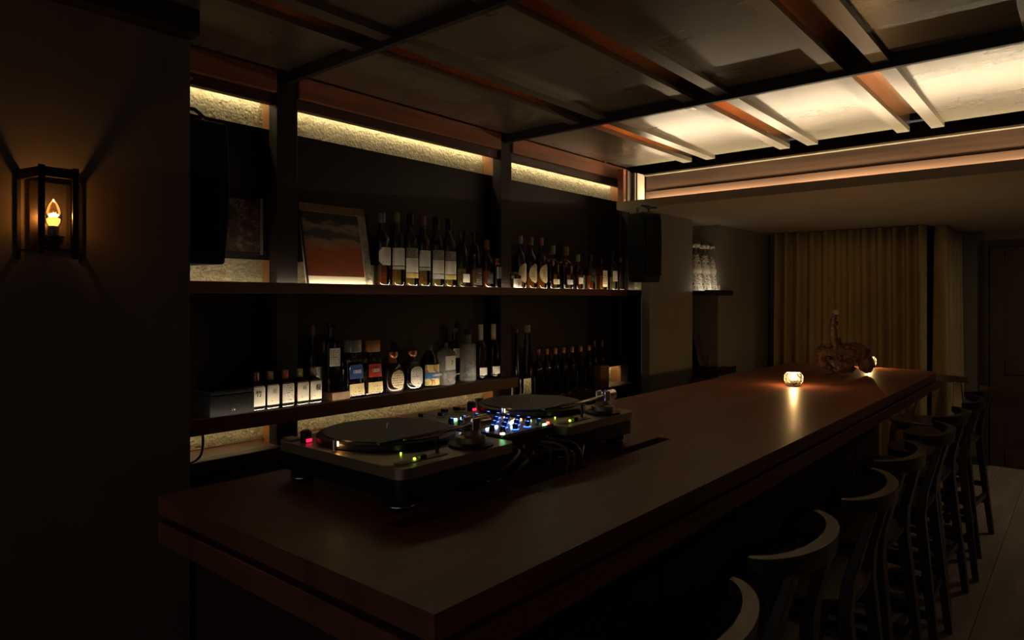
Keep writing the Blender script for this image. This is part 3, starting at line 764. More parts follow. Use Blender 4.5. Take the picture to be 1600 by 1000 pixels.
# ------------------------------------------------------------------ candles and driftwood on the bar
def votive(label, x, y, k=1.0):
    t = thing('candle_holder', label, 'candle', (x, y, Z_BAR), 0.2, 'votive candles')
    prof = [(0.022, 0), (0.030, 0.004), (0.041, 0.020), (0.044, 0.036), (0.042, 0.052), (0.034, 0.066), (0.0335, 0.066), (0.039, 0.050), (0.040, 0.036), (0.036, 0.020), (0.026, 0.008), (0.004, 0.007)]
    rs = []
    for i, (r, z) in enumerate(prof):
        rs.append([(r * (1 + (0.05 if (j + (i // 1)) % 2 else -0.02)) * math.cos(2 * PI * j / 20), r * (1 + (0.05 if (j + i) % 2 else -0.02)) * math.sin(2 * PI * j / 20), z) for j in range(20)])
    MB().rings(rs).build('cut_glass_bowl', g_votive, t)
    cn_ = MB().lathe([(0.018, 0.0085), (0.019, 0.010), (0.019, 0.028), (0.017, 0.030), (0.003, 0.029)], 18).build('wax', m_wax, t, smooth=True)
    MB().tube([(0, 0, 0.029), (0.0005, 0, 0.036)], 0.0008, 6).build('wick', m_black, cn_)
    MB().lathe([(0.0006, 0.034), (0.0042, 0.040), (0.0046, 0.045), (0.003, 0.053), (0.0006, 0.060)], 12).build('flame', e_flame, t, smooth=True)
    return t
g_votive = glass('votive_glass', (1.0, 0.93, 0.80), 0.12, fres=1.7, bump=0.5, bscale=150, frost=0.35)
m_wax, nt_, b_ = nodes_of('candle_wax')
b_.inputs['Base Color'].default_value = (0.9, 0.75, 0.5, 1); b_.inputs['Subsurface Weight'].default_value = 0.0; b_.inputs['Roughness'].default_value = 0.5
e_flame = emit('flame', (1.0, 0.66, 0.32), E_CANDLE * 6)
c1 = on_z(1240, 603, Z_BAR)
votive('lit candle in a cut glass bowl in the middle of the bar', c1.x, c1.y)
c2 = on_z(1357, 574, Z_BAR)
votive('lit candle in a cut glass bowl half hidden behind the driftwood', c2.x, c2.y)
def driftwood():
    base = on_z(1318, 585, Z_BAR)
    t = thing('driftwood', 'gnarled driftwood root with one upright sawn stick on the bar', 'driftwood', (base.x, base.y, Z_BAR), math.radians(-50))
    # local x runs across the view
    mb = MB()
    def lump(pts, rad, seg=12): mb.tube(pts, rad, seg)
    lump([(-0.150, 0, 0.11), (-0.12, 0.01, 0.125), (-0.05, 0.0, 0.115), (0.03, 0, 0.13), (0.10, 0.0, 0.125), (0.13, 0, 0.10)], [0.02, 0.042, 0.05, 0.058, 0.055, 0.02])
    lump([(-0.15, 0.0, 0.10), (-0.13, -0.02, 0.06), (-0.085, -0.02, 0.018), (-0.07, -0.02, 0.010)], [0.022, 0.034, 0.02, 0.008])
    lump([(-0.10, 0, 0.09), (-0.04, -0.01, 0.055), (0.02, -0.01, 0.05), (0.05, 0, 0.028), (0.04, 0.0, 0.010)], [0.03, 0.045, 0.042, 0.022, 0.008])
    lump([(-0.05, 0.02, 0.10), (-0.01, 0.07, 0.06), (0.0, 0.09, 0.010)], [0.03, 0.022, 0.008])
    lump([(0.09, 0, 0.13), (0.12, 0.0, 0.085), (0.135, 0.0, 0.05), (0.13, 0, 0.020), (0.128, 0, 0.010)], [0.03, 0.044, 0.045, 0.026, 0.008], 14)
    lump([(0.10, 0, 0.12), (0.125, -0.02, 0.135), (0.14, -0.025, 0.13)], [0.02, 0.014, 0.010])
    lump([(-0.035, 0.0, 0.10), (-0.05, 0.0, 0.17), (-0.062, 0, 0.25), (-0.058, 0, 0.31), (-0.050, 0, 0.352)], [0.036, 0.025, 0.021, 0.018, 0.0165])
    lump([(-0.04, 0, 0.19), (-0.025, 0.0, 0.205), (-0.012, 0, 0.165), (-0.005, 0, 0.12)], [0.008, 0.010, 0.014, 0.02])
    me = mb.mesh('driftwood_root', m_drift)
    tmp = bpy.data.objects.new('tmp', me); COL.objects.link(tmp)
    md = tmp.modifiers.new('r', 'REMESH'); md.mode = 'VOXEL'; md.voxel_size = 0.0045
    dg = bpy.context.evaluated_depsgraph_get()
    m2 = bpy.data.meshes.new_from_object(tmp.evaluated_get(dg)); bpy.data.objects.remove(tmp)
    for v in m2.vertices:
        if v.co.z > 0.345 or v.co.z < 0.012: continue
        f = min(1.0, (v.co.z - 0.012) / 0.02)
        n = noise.noise(v.co * 22) * 0.011 + noise.noise(v.co * 60) * 0.005
        n -= max(0, noise.noise(v.co * Vector((14, 14, 40)) + Vector((3, 1, 7))) - 0.25) * 0.04
        v.co += v.normal * n * f
    zmin = min(v.co.z for v in m2.vertices)
    for v in m2.vertices: v.co.z -= zmin
    m2.materials.clear(); m2.materials.append(m_drift)
    for p in m2.polygons: p.use_smooth = True
    link('root', m2, t)
    o = MB().lathe([(0.0165, 0), (0.0165, 0.0015), (0.005, 0.002)], 18).build('sawn_end', m_cut, t, smooth=True); o.location = (-0.050, -0.013, 0.360 - zmin); o.rotation_euler = (0.95, 0, 0)
    return t
m_drift = wood('driftwood_wood', (0.16, 0.09, 0.05), 0.28, 'Z', 0.5, freq=30)
m_cut = mat('sawn_pale_wood', (0.75, 0.62, 0.48), 0.6)
driftwood()
# ------------------------------------------------------------------ wall lamp
lx = 0.617; lz = H + 0.108
lamp = thing('wall_lamp', 'lantern shaped wall lamp with a glowing candle bulb', 'wall lamp', (lx, Y_SIDE, lz))
m_lamp = mat('lamp_dark_bronze', (0.045, 0.032, 0.022), 0.4, metal=0.6)
P4 = [(-0.072, -0.004), (-0.050, -0.118), (0.028, -0.118), (0.076, -0.004)]
LH = 0.245
MB().box(-0.05, 0.05, -0.0125, -0.0005, 0.03, LH - 0.03).build('back_plate', m_lamp, lamp, bevel=0.002)
g_lamp = glass('smoked_lamp_glass', (0.62, 0.54, 0.42), 0.06, fres=1.6)
for i, (x, y) in enumerate(P4):
    w = 0.0075 if i in (1, 2) else 0.005
    MB().box(x - w, x + w, y - 0.004, y + 0.0035, 0.0 if i != 1 else 0.012, LH - 0.001).build('corner_post', m_lamp, lamp, bevel=0.001)
for z in (0.020, LH - 0.022):
    for a, c in zip(P4, P4[1:]):
        MB().beam((*a, z + 0.004), (*c, z + 0.004), 0.006 if z < 0.1 else 0.026, 0.008, (0, 0, 1)).build('frame_rail', m_lamp, lamp)
for i, (a, c) in enumerate(zip(P4, P4[1:])):
    A, C_ = Vector((*a, 0)), Vector((*c, 0)); d = (C_ - A)
    if i == 1:
        spans = ((0.72, 0.93),)
    else: spans = ((0.06, 0.94),)
    for s0, s1 in spans:
        p, q = A + d * s0, A + d * s1
        MB().rings([[(p.x, p.y, 0.030), (q.x, q.y, 0.030)], [(p.x, p.y, LH - 0.024), (q.x, q.y, LH - 0.024)]], close=False, cap=False).build('glass_pane', g_lamp, lamp)
MB().lathe([(0.004, 0.024), (0.022, 0.045), (0.026, 0.062), (0.0255, 0.064), (0.015, 0.066)], 20, (-0.008, -0.064, 0)).build('socket_cup', m_lamp, lamp, smooth=True)
MB().tube([(-0.008, -0.012, 0.035), (-0.008, -0.064, 0.028)], 0.006, 8).build('arm', m_lamp, lamp, smooth=True)
MB().lathe([(0.0135, 0.066), (0.0135, 0.088), (0.012, 0.090)], 18, (-0.008, -0.064, 0)).build('socket', m_black, lamp, smooth=True)
bulb = MB().lathe([(0.012, 0.090), (0.018, 0.098), (0.021, 0.112), (0.0195, 0.130), (0.014, 0.147), (0.007, 0.158), (0.0015, 0.163)], 20, (-0.008, -0.064, 0)).build('bulb', glass('bulb_glass', (1.0, 0.88, 0.66), 0.05), lamp, smooth=True)
e_fil = emit('filament', (1.0, 0.50, 0.16), E_BULB)
e_glow = emit('frosted_core', (1.0, 0.34, 0.08), 1.6)
MB().tube([(-0.019, -0.064, 0.120), (-0.008, -0.066, 0.121), (0.003, -0.064, 0.120)], 0.0022, 8).build('filament', e_fil, bulb)
MB().lathe([(0.010, 0.091), (0.015, 0.099), (0.0165, 0.109), (0.010, 0.114)], 14, (-0.008, -0.064, 0)).build('bulb_core', e_glow, bulb, smooth=True)
# ------------------------------------------------------------------ speakers
def speaker(label, x, y, z0, hh, w, d, rz, top_z, hx_=0.0):
    t = thing('hanging_speaker', label, 'speaker', (x, y, z0), rz, 'hanging speakers')
    rs = []
    for k in range(9):
        f = k / 8
        ww = w * (0.82 + 0.18 * math.sin(PI * (0.12 + 0.62 * f))) ; dd = d * (0.80 + 0.20 * math.sin(PI * (0.10 + 0.75 * f)))
        rs.append([(a * ww / 2 * (0.72 if c > 0 else 1), c * dd / 2, f * hh) for a, c in ((-1, -1), (1, -1), (1, 1), (-1, 1))])
    MB().rings(rs).build('cabinet', m_spk, t, bevel=0.008)
    MB().box(-w * 0.40, w * 0.40, -d / 2 - 0.006, -d / 2 + 0.004, 0.04, hh - 0.04).build('grille', mat('speaker_grille', (0.004, 0.005, 0.007), 0.8, spec=0.2, bump=0.4, bscale=600), t, bevel=0.003)
    br = MB(); br.tube([(-w * 0.30, 0, hh - 0.001), (-w * 0.30, 0, hh + 0.030), (-w * 0.16, 0, hh + 0.052), (0.0, 0, hh + 0.052), (w * 0.16, 0, hh + 0.052), (w * 0.30, 0, hh + 0.030), (w * 0.30, 0, hh - 0.001)], 0.007, 8)
    b_ = br.build('bracket', m_chromed, t, smooth=True)
    MB().tube([(0, 0, hh + 0.05), (hx_, 0, top_z - z0)], 0.009, 10).build('hanger', m_chromed, b_, smooth=True)
    MB().lathe([(0.03, top_z - z0 - 0.006), (0.03, top_z - z0 - 0.0005)], 18, (hx_, 0, 0)).build('ceiling_plate', m_black, b_, smooth=True)
    return t
m_spk = mat('speaker_cabinet', (0.004, 0.005, 0.007), 0.6, spec=0.2)
m_chromed = mat('dull_steel', (0.12, 0.11, 0.10), 0.4, metal=0.8)
speaker('black speaker hanging in the left bay behind the lamp wall edge', 1.068, 2.385, H + 0.122, 0.49, 0.235, 0.20, 0, H + 0.772)
speaker('black speaker hanging under the soffit beside the pier', 3.765, 2.115, H + 0.108, 0.425, 0.19, 0.15, math.radians(-8), Z_SOF - 0.0002, 0.095)
# ------------------------------------------------------------------ framed print, picture, sleeve, boxes
def print_material():
    m, nt, b = nodes_of('abstract_print')
    N, L = nt.nodes, nt.links
    tc = N.new('ShaderNodeUVMap'); tc.uv_map = 'UVMap'
    n = N.new('ShaderNodeTexNoise'); n.inputs['Scale'].default_value = 4.5; n.inputs['Detail'].default_value = 7; n.inputs['Distortion'].default_value = 0.4
    mp = N.new('ShaderNodeMapping'); mp.inputs['Scale'].default_value = (0.8, 1.5, 1); L.new(tc.outputs[0], mp.inputs[0]); L.new(mp.outputs[0], n.inputs['Vector'])
    sp = N.new('ShaderNodeSeparateXYZ'); L.new(tc.outputs[0], sp.inputs[0])
    ma = N.new('ShaderNodeMath'); ma.operation = 'MULTIPLY_ADD'; ma.inputs[1].default_value = 0.34
    L.new(n.outputs['Fac'], ma.inputs[0])
    s2 = N.new('ShaderNodeMath'); s2.operation = 'SUBTRACT'; s2.inputs[1].default_value = 0.17; L.new(sp.outputs[1], s2.inputs[0]); L.new(s2.outputs[0], ma.inputs[2])
    r = N.new('ShaderNodeValToRGB'); el = r.color_ramp.elements
    cols = [(0.0, (0.16, 0.035, 0.012)), (0.30, (0.42, 0.09, 0.025)), (0.42, (0.50, 0.14, 0.045)), (0.49, (0.55, 0.27, 0.13)), (0.56, (0.50, 0.34, 0.22)), (0.60, (0.12, 0.09, 0.07)), (0.70, (0.10, 0.09, 0.08)), (0.76, (0.42, 0.35, 0.26)), (0.82, (0.30, 0.26, 0.20)), (0.86, (0.045, 0.045, 0.042))]
    while len(el) < len(cols): el.new(0.5)
    for e, (p, c) in zip(el, cols): e.position = p; e.color = (*c, 1)
    L.new(ma.outputs[0], r.inputs[0])
    L.new(r.outputs[0], b.inputs['Base Color']); b.inputs['Roughness'].default_value = 0.35
    return m
def quad_uv(name, pts, m, parent):
    me = bpy.data.meshes.new(name); me.from_pydata([tuple(p) for p in pts], [], [(0, 1, 2, 3)])
    uv = me.uv_layers.new(name='UVMap')
    for i, c in enumerate(((0, 0), (1, 0), (1, 1), (0, 1))): uv.data[i].uv = c
    me.materials.append(m)
    return link(name, me, parent)
px0, px1 = at_y(478.5, 2.435)[0], at_y(581, 2.435)[0]
pw, ph = px1 - px0, 0.352
pr = thing('framed_print', 'abstract print in black, grey and rust red leaning on the shelf', 'picture', ((px0 + px1) / 2, 2.428, Z_UP + 0.0005))
pr.rotation_euler = (math.radians(-11), 0, 0)
m_mat = mat('cream_mount', (0.72, 0.64, 0.47), 0.6)
MB().box(-pw / 2, pw / 2, 0.002, 0.008, 0, ph).build('mount_board', m_mat, pr)
quad_uv('print', [(-pw * 0.47, 0.0016, ph * 0.115), (pw * 0.385, 0.0016, ph * 0.115), (pw * 0.385, 0.0016, ph * 0.90), (-pw * 0.47, 0.0016, ph * 0.90)], print_material(), pr)
MB().box(-pw / 2, pw / 2, -0.002, 0.0012, ph * 0.905, ph).build('top_band', mat('tan_tape', (0.34, 0.21, 0.10), 0.45, var=0.2, vscale=30), pr)
MB().box(pw * 0.40, pw * 0.50, -0.003, 0.0012, 0.0, ph * 0.90).build('side_wrap', mat('crinkled_wrap', (0.42, 0.36, 0.27), 0.25, var=0.3, vscale=40, bump=0.8, bscale=45), pr)
MB().box(-pw / 2, -pw * 0.475, -0.003, 0.0012, 0.0, ph * 0.90).build('side_edge', m_black, pr)
pc_ = thing('hung_picture', 'dim dark picture with a pale right edge on the left bay panel', 'picture', (1.30, Y_PANEL - 0.012, H + 0.178))
MB().box(-0.14, 0.14, 0.002, 0.0115, 0, 0.225).build('frame', m_dark, pc_)
quad_uv('image', [(-0.13, 0.0015, 0.01), (0.125, 0.0015, 0.01), (0.125, 0.0015, 0.215), (-0.13, 0.0015, 0.215)], blotch('dim_photo', [(0.0, (0.03, 0.015, 0.012)), (0.45, (0.06, 0.03, 0.02)), (0.55, (0.14, 0.09, 0.06)), (0.62, (0.05, 0.025, 0.02))], 5), pc_)
MB().box(0.128, 0.140, -0.001, 0.0015, 0, 0.225).build('edge_strip', mat('pale_edge', (0.22, 0.16, 0.11), 0.6), pc_)
bx_ = thing('black_box', 'black metal box with a small latch at the left end of the middle shelf', 'box', (at_y(352, 2.40)[0], 2.40, Z_MID))
bw_ = (at_y(389, 2.35)[0] - at_y(319, 2.35)[0]) / 2
MB().box(-bw_, bw_, -0.055, 0.07, 0.0005, 0.078).build('body', mat('box_black_paint', (0.006, 0.006, 0.007), 0.6, spec=0.15), bx_, bevel=0.004)
MB().box(-bw_, bw_, -0.055, 0.07, 0.0785, 0.096).build('lid', mat('box_lid_paint', (0.006, 0.006, 0.007), 0.6, spec=0.15), bx_, bevel=0.004)
MB().box(-0.006, 0.006, -0.0585, -0.0555, 0.018, 0.036).build('latch', m_chrome, bx_, bevel=0.001)
MB().box(-0.03, 0.03, -0.0565, -0.0553, 0.036, 0.038).build('latch_slot', m_black, bx_)
hc = at_y(316, 2.29)[0]
MB().tube(bez((hc, 2.286, Z_MID - 0.035), (hc - 0.006, 2.27, Z_MID - 0.09), (hc + 0.008, 2.30, Z_MID - 0.13), (hc + 0.002, 2.395, Z_CNT + 0.004), 14), 0.0042, 8).build('cable', m_cable, None, smooth=True, label='dark cord hanging from the left end of the middle shelf', cat='cable')
wc = at_y(758, 2.47)[0]
cup = thing('lit_foot_cup', 'small wooden cup on the counter, added for the lit foot of the divider', 'cup', (wc - 0.06, 2.46, Z_CNT))  # cup shape added in place of the divider's lit foot
MB().lathe([(0.016, 0.0005), (0.019, 0.004), (0.021, 0.05), (0.018, 0.05), (0.016, 0.006), (0.003, 0.006)], 20).build('cup_body', m_divider, cup, smooth=True)
# ------------------------------------------------------------------ bottles
g_clear = glass('clear_glass', (0.90, 0.93, 0.90), 0.04)
g_amber = glass('amber_glass', (0.95, 0.78, 0.52), 0.04)
g_green = glass('dark_green_glass', (0.20, 0.24, 0.17), 0.05)
g_smoke = glass('smoky_glass', (0.80, 0.80, 0.76), 0.05)
g_dimple = glass('dimpled_glass', (0.80, 0.80, 0.74), 0.12, bump=1.0, bscale=130, frost=0.32)
m_blackglass = mat('black_glass', (0.008, 0.009, 0.011), 0.12)
m_browndark = mat('dark_brown_glass', (0.018, 0.009, 0.006), 0.12)
l_amber = liquid('whisky', (0.98, 0.66, 0.22))
l_deep = liquid('dark_whisky', (0.93, 0.48, 0.14))
l_red = liquid('red_whisky', (0.82, 0.22, 0.06))
l_gold = liquid('gold_spirit', (0.98, 0.75, 0.30))
l_clear = liquid('clear_spirit', (0.93, 0.95, 0.92))
p_white = paper('label_white', (0.72, 0.66, 0.55), rows=11, dens=0.46)
p_script = paper('label_script', (0.72, 0.65, 0.53), rows=7, dens=0.5, cells=18, seed=4)
p_sparse = paper('label_sparse', (0.74, 0.67, 0.55), rows=8, dens=0.36, seed=2)
p_cream = paper('label_cream', (0.72, 0.60, 0.36), rows=8, dens=0.5, cells=30, seed=5)
p_oval = paper('label_oval_print', (0.72, 0.58, 0.30), ink=(0.12, 0.07, 0.03), rows=16, dens=0.52, cells=26, left=0.02, right=0.98, top=0.98, bot=0.02, seed=8)
p_gold = paper('label_gold', (0.55, 0.40, 0.13), rows=5, dens=0.35)
p_silver = paper('label_silver', (0.45, 0.43, 0.42), rows=4, dens=0.4)
p_yellow = paper('label_yellow', (0.70, 0.56, 0.26), rows=6, dens=0.42, cells=20, seed=9)
p_dark = paper('label_dark', (0.03, 0.025, 0.02), ink=(0.55, 0.5, 0.42), rows=8, dens=0.42, cells=20)
p_blue = mat('label_blue', (0.035, 0.10, 0.34), 0.5)
p_redl = mat('label_red', (0.42, 0.03, 0.025), 0.5)
p_plain = mat('label_plain', (0.74, 0.68, 0.56), 0.6)
p_band = mat('label_blue_band', (0.05, 0.16, 0.38), 0.5)
p_sketch = blotch('label_sketch', [(0.0, (0.12, 0.10, 0.09)), (0.44, (0.34, 0.31, 0.28)), (0.52, (0.20, 0.18, 0.17)), (0.60, (0.50, 0.46, 0.40))], 9)
p_agave = blotch('label_agave', [(0.0, (0.75, 0.60, 0.22)), (0.42, (0.80, 0.70, 0.36)), (0.49, (0.42, 0.16, 0.04)), (0.58, (0.62, 0.40, 0.10))], 2.2, stretch=(2.0, 0.8, 1), detail=1)
c_black = mat('cap_black', (0.012, 0.012, 0.014), 0.4)
c_cream = mat('cap_cream', (0.50, 0.40, 0.28), 0.5)
c_cork = mat('cap_cork', (0.33, 0.20, 0.10), 0.7, var=0.2, vscale=60)
c_copper = mat('cap_copper', (0.50, 0.22, 0.10), 0.3, metal=0.9)
c_amberw = mat('cap_amber_wood', (0.40, 0.20, 0.06), 0.4)
c_grey = mat('cap_grey', (0.22, 0.20, 0.18), 0.35, metal=0.4)
c_red = mat('cap_red', (0.35, 0.08, 0.05), 0.5)
c_green = mat('cap_green_gold', (0.30, 0.28, 0.08), 0.45)
c_pink = mat('cap_pink', (0.45, 0.20, 0.20), 0.5)
c_glass = glass('stopper_glass', (0.70, 0.66, 0.58), 0.08, fres=1.7)
c_orange = mat('neck_orange_leather', (0.45, 0.13, 0.03), 0.5)
c_navy = mat('neck_navy', (0.03, 0.05, 0.14), 0.4)
INKM = mat('label_ink', (0.03, 0.025, 0.02), 0.6)
WHITEM = mat('label_white_ink', (0.80, 0.75, 0.65), 0.6)
PROF = {
 'round':  [(0.80, 0), (0.97, 0.012), (1, 0.03), (1, 0.60), (0.96, 0.645), (0.72, 0.70), (0.42, 0.765), (0.35, 0.80), (0.34, 0.905)],
 'stout':  [(0.82, 0), (0.97, 0.012), (1, 0.03), (1, 0.56), (0.95, 0.61), (0.70, 0.655), (0.42, 0.70), (0.38, 0.74), (0.37, 0.86)],
 'decant': [(0.85, 0), (0.97, 0.015), (1, 0.05), (1, 0.40), (0.92, 0.55), (0.62, 0.72), (0.42, 0.78), (0.40, 0.80)],
 'flask':  [(0.85, 0), (0.97, 0.012), (1, 0.04), (1, 0.52), (0.97, 0.58), (0.82, 0.64), (0.46, 0.685), (0.32, 0.71), (0.30, 0.80)],
 'mini':   [(0.86, 0), (0.97, 0.015), (1, 0.04), (1, 0.60), (0.96, 0.645), (0.72, 0.70), (0.42, 0.74), (0.40, 0.78)],
 'box':    [(0.90, 0), (0.98, 0.012), (1, 0.03), (0.97, 0.62), (0.90, 0.66), (0.45, 0.69), (0.36, 0.70), (0.35, 0.80)],
 'taper':  [(1.0, 0), (1.06, 0.012), (1.06, 0.04), (0.86, 0.63), (0.78, 0.665), (0.36, 0.69), (0.32, 0.70), (0.32, 0.79)],
 'slab':   [(0.88, 0), (0.98, 0.012), (1, 0.04), (1, 0.66), (0.92, 0.72), (0.55, 0.745), (0.40, 0.76), (0.38, 0.93)],
 'donj':   [(0.86, 0), (0.98, 0.015), (1, 0.05), (1, 0.42), (0.96, 0.54), (0.82, 0.63), (0.55, 0.685), (0.36, 0.70), (0.34, 0.72)],
 'short':  [(0.84, 0), (0.97, 0.02), (1, 0.06), (1, 0.72), (0.94, 0.80), (0.50, 0.85), (0.40, 0.87), (0.38, 0.90)],
 'tallt':  [(0.95, 0), (1.0, 0.01), (1, 0.20), (0.88, 0.36), (0.62, 0.60), (0.42, 0.80), (0.38, 0.88), (0.38, 0.95)],
 'cone':   [(0.86, 0), (0.98, 0.02), (1, 0.06), (1, 0.56), (0.93, 0.62), (0.62, 0.78), (0.36, 0.86), (0.34, 0.88)],
}
def label_patch(name, rad_fn, n, asp, z0, z1, half, shape, m, parent, off=0.0009, centre=-PI / 2):
    cols_, rows_ = 14, 10
    V, Fc, UV = [], [], []
    for j in range(rows_ + 1):
        fz = j / rows_; z = z0 + (z1 - z0) * fz
        k = 1.0; lsh = 0.0
        if shape == 'oval': k = max(0.04, math.sqrt(max(0.0, 1 - (2 * fz - 1) ** 2)))
        elif shape == 'pill': k = max(0.25, math.sqrt(max(0.0, 1 - max(0.0, abs(2 * fz - 1) - 0.45) ** 2 / 0.3025)))
        elif shape == 'oct': k = min(1.0, 0.62 + min(fz, 1 - fz) * 1.6)
        elif shape == 'key': k = 0.80 + 0.20 * (1 if fz < 0.45 else 0)
        R = rad_fn(z)
        for i in range(cols_ + 1):
            fu = (i / cols_ * 2 - 1) * k
            t = centre + fu * half
            x, y = sect(t, R + off, R * asp + off, n)
            V.append((x, y, z)); UV.append(((fu + 1) / 2, fz))
    for j in range(rows_):
        for i in range(cols_):
            a = j * (cols_ + 1) + i
            Fc.append((a, a + 1, a + cols_ + 2, a + cols_ + 1))
    me = bpy.data.meshes.new(name); me.from_pydata(V, [], Fc)
    uv = me.uv_layers.new(name='UVMap')
    for p in me.polygons:
        p.use_smooth = True
        for li, vi in zip(p.loop_indices, p.vertices): uv.data[li].uv = UV[vi]
    me.materials.append(m)
    return link(name, me, parent)
def bottle(label, u, y, zs, vtop, wpx, prof, body, fill=None, cap=None, labels=(), n=2.0, asp=1.0, group=None, base=False, name='bottle', lift=0.0, capn=2.0, rz=0.0):
    """u, vtop, wpx: where the bottle stands, its top and its width in the photograph; size follows from its shelf.
    fill = (liquid material, level); cap = (material, [(r, z) in units of width and height]); labels = (z0, z1, half angle, shape, material)"""
    x, d = at_y(u, y)
    Hb = (HOR - vtop) * d / F + H - zs
    R = wpx * d / F / 2 / (1.0 if n == 2 else 1.06)
    t = thing(name, label, 'bottle', (x, y, zs + lift), rz, group)
    P = [(r * R, z * Hb) for r, z in PROF[prof]]
    seg = 28 if n == 2 else 40
    def rad(z):
        for (r0, z0), (r1, z1) in zip(P, P[1:]):
            if z0 <= z <= z1: return r0 + (r1 - r0) * (z - z0) / max(1e-6, z1 - z0)
        return P[-1][0]
    rs = []
    for r, z in P:
        nn = n if r > 0.55 * R else 2.0
        aa = asp if r > 0.55 * R else 1.0
        rs.append([(*sect(2 * PI * i / seg, r, r * aa if r > 0.55 * R else min(r, R * asp), nn), z + 0.0004) for i in range(seg)])
    MB().rings(rs).build('glass_body', body, t, smooth=True)
    if fill:
        lm, lev = fill
        Q = [(max(0.001, r - 0.0032), z) for r, z in P]
        Q = [q for q in Q if 0.02 * Hb < q[1] < lev * Hb]
        Q = [(rad(0.022 * Hb) - 0.006, 0.022 * Hb)] + Q + [(rad(lev * Hb) - 0.0032, lev * Hb)]
        rs = []
        for r, z in Q:
            nn = n if r > 0.5 * R else 2.0
            aa = asp if r > 0.5 * R else 1.0
            rs.append([(*sect(2 * PI * i / seg, r, r * aa - (0.002 if aa < 1 else 0), nn), z) for i in range(seg)])
        MB().rings(rs).build('liquid', lm, t, smooth=True)
    if base:
        MB().lathe([(0.9 * R, 0.0006), (1.03 * R, 0.003), (1.03 * R, 0.016), (0.99 * R, 0.019)], seg, (0, 0, 0), n, asp).build('thick_base', g_base, t, smooth=True)
    if cap:
        cm, cp = cap
        MB().lathe([(r * R, z * Hb) for r, z in cp], 20, (0, 0, 0.0006), capn).build('stopper', cm, t, smooth=True)
    for i, (z0, z1, half, shp, lm) in enumerate(labels):
        label_patch('label', rad, n, asp, z0 * Hb, z1 * Hb, half, shp, lm, t, off=0.0009 + 0.0004 * i)
    t['_R'] = R; t['_H'] = Hb
    return t
g_base = glass('thick_base_glass', (0.80, 0.80, 0.74), 0.10, fres=1.9)
CAP_T = [(0.40, 0.865), (0.41, 0.87), (0.41, 0.985), (0.36, 1.0)]
CAP_S = [(0.36, 0.80), (0.40, 0.805), (0.40, 0.985), (0.34, 1.0)]
YU = 2.478
G1, G2, G3, G4 = 'whisky bottles on the upper shelf, middle bay', 'whiskey bottles on the upper shelf, right bay', 'bottles on the middle shelf', 'bottles on the counter in the right bay'
LB = [(0.30, 0.52, 0.95, 'rect', p_script)]
bottle('tall dark bottle with an eight sided white label next to the print', 597, YU, Z_UP, 333, 26, 'round', g_clear, (l_red, 0.58), (c_grey, CAP_T), [(0.29, 0.53, 1.05, 'oct', p_sparse)], group=G1)
bottle('tall bottle with a plain white label, second from the print', 620, YU, Z_UP, 332, 24, 'round', g_clear, (l_deep, 0.58), (c_green, CAP_T), [(0.285, 0.52, 1.25, 'rect', p_sparse), (0.235, 0.275, 1.25, 'rect', p_silver)], group=G1)
bottle('black capped bottle with sketched label and gold band, third from the print', 641, YU, Z_UP, 334, 24, 'round', g_clear, (l_amber, 0.58), (c_black, [(0.44, 0.83), (0.44, 0.985), (0.40, 1.0)]), [(0.40, 0.53, 1.25, 'rect', p_sketch), (0.20, 0.395, 1.25, 'rect', p_sparse), (0.125, 0.19, 1.25, 'rect', p_gold)], group=G1)
bottle('pale capped bottle with a white label, fourth from the print', 661, YU, Z_UP, 337, 23, 'round', g_clear, (l_deep, 0.58), (c_pink, CAP_T), [(0.285, 0.51, 1.25, 'rect', p_sparse), (0.235, 0.275, 1.25, 'rect', p_silver)], group=G1)
bottle('black capped bottle with sketched label and silver band, fifth from the print', 682, YU, Z_UP, 340, 23, 'round', g_clear, (l_amber, 0.58), (c_black, [(0.44, 0.83), (0.44, 0.97), (0.40, 1.0)]), [(0.395, 0.53, 1.25, 'rect', p_sketch), (0.20, 0.39, 1.25, 'rect', p_sparse), (0.125, 0.19, 1.25, 'rect', p_silver)], group=G1)
bottle('sixth bottle from the print, sketched label over a gold band', 701, YU, Z_UP, 342, 23, 'round', g_clear, (l_amber, 0.58), (c_black, [(0.44, 0.83), (0.44, 0.97), (0.40, 1.0)]), [(0.39, 0.525, 1.25, 'rect', p_sketch), (0.195, 0.385, 1.25, 'rect', p_sparse), (0.12, 0.185, 1.25, 'rect', p_gold)], group=G1)
DC = (c_glass, [(0.36, 0.79), (0.38, 0.80), (0.36, 0.86), (0.50, 0.985), (0.49, 1.0)])
bottle('squat decanter with flared glass stopper and small blank label', 721.5, YU, Z_UP, 361, 25, 'decant', g_smoke, (l_gold, 0.34), DC, [(0.10, 0.245, 0.62, 'rect', p_plain)], group=G1, base=True)
bottle('squat decanter with flared glass stopper and dark lettered label', 742, YU, Z_UP, 363, 22, 'decant', g_smoke, (l_amber, 0.34), DC, [(0.06, 0.36, 0.62, 'rect', p_dark)], group=G1, base=True)
bottle('small amber bottle with cork stopper and grey label beside the decanters', 760.5, YU, Z_UP, 375, 21, 'stout', g_amber, (l_deep, 0.50), (c_cork, CAP_S), [(0.10, 0.33, 0.75, 'rect', p_dark)], group=G1)
bottle('small dark bottle with grey label left of the middle post', 777, YU - 0.045, Z_UP, 404, 13, 'short', g_amber, (l_red, 0.7), (c_red, [(0.42, 0.88), (0.42, 1.0)]), [(0.33, 0.72, 0.9, 'rect', p_silver)], group=G1)
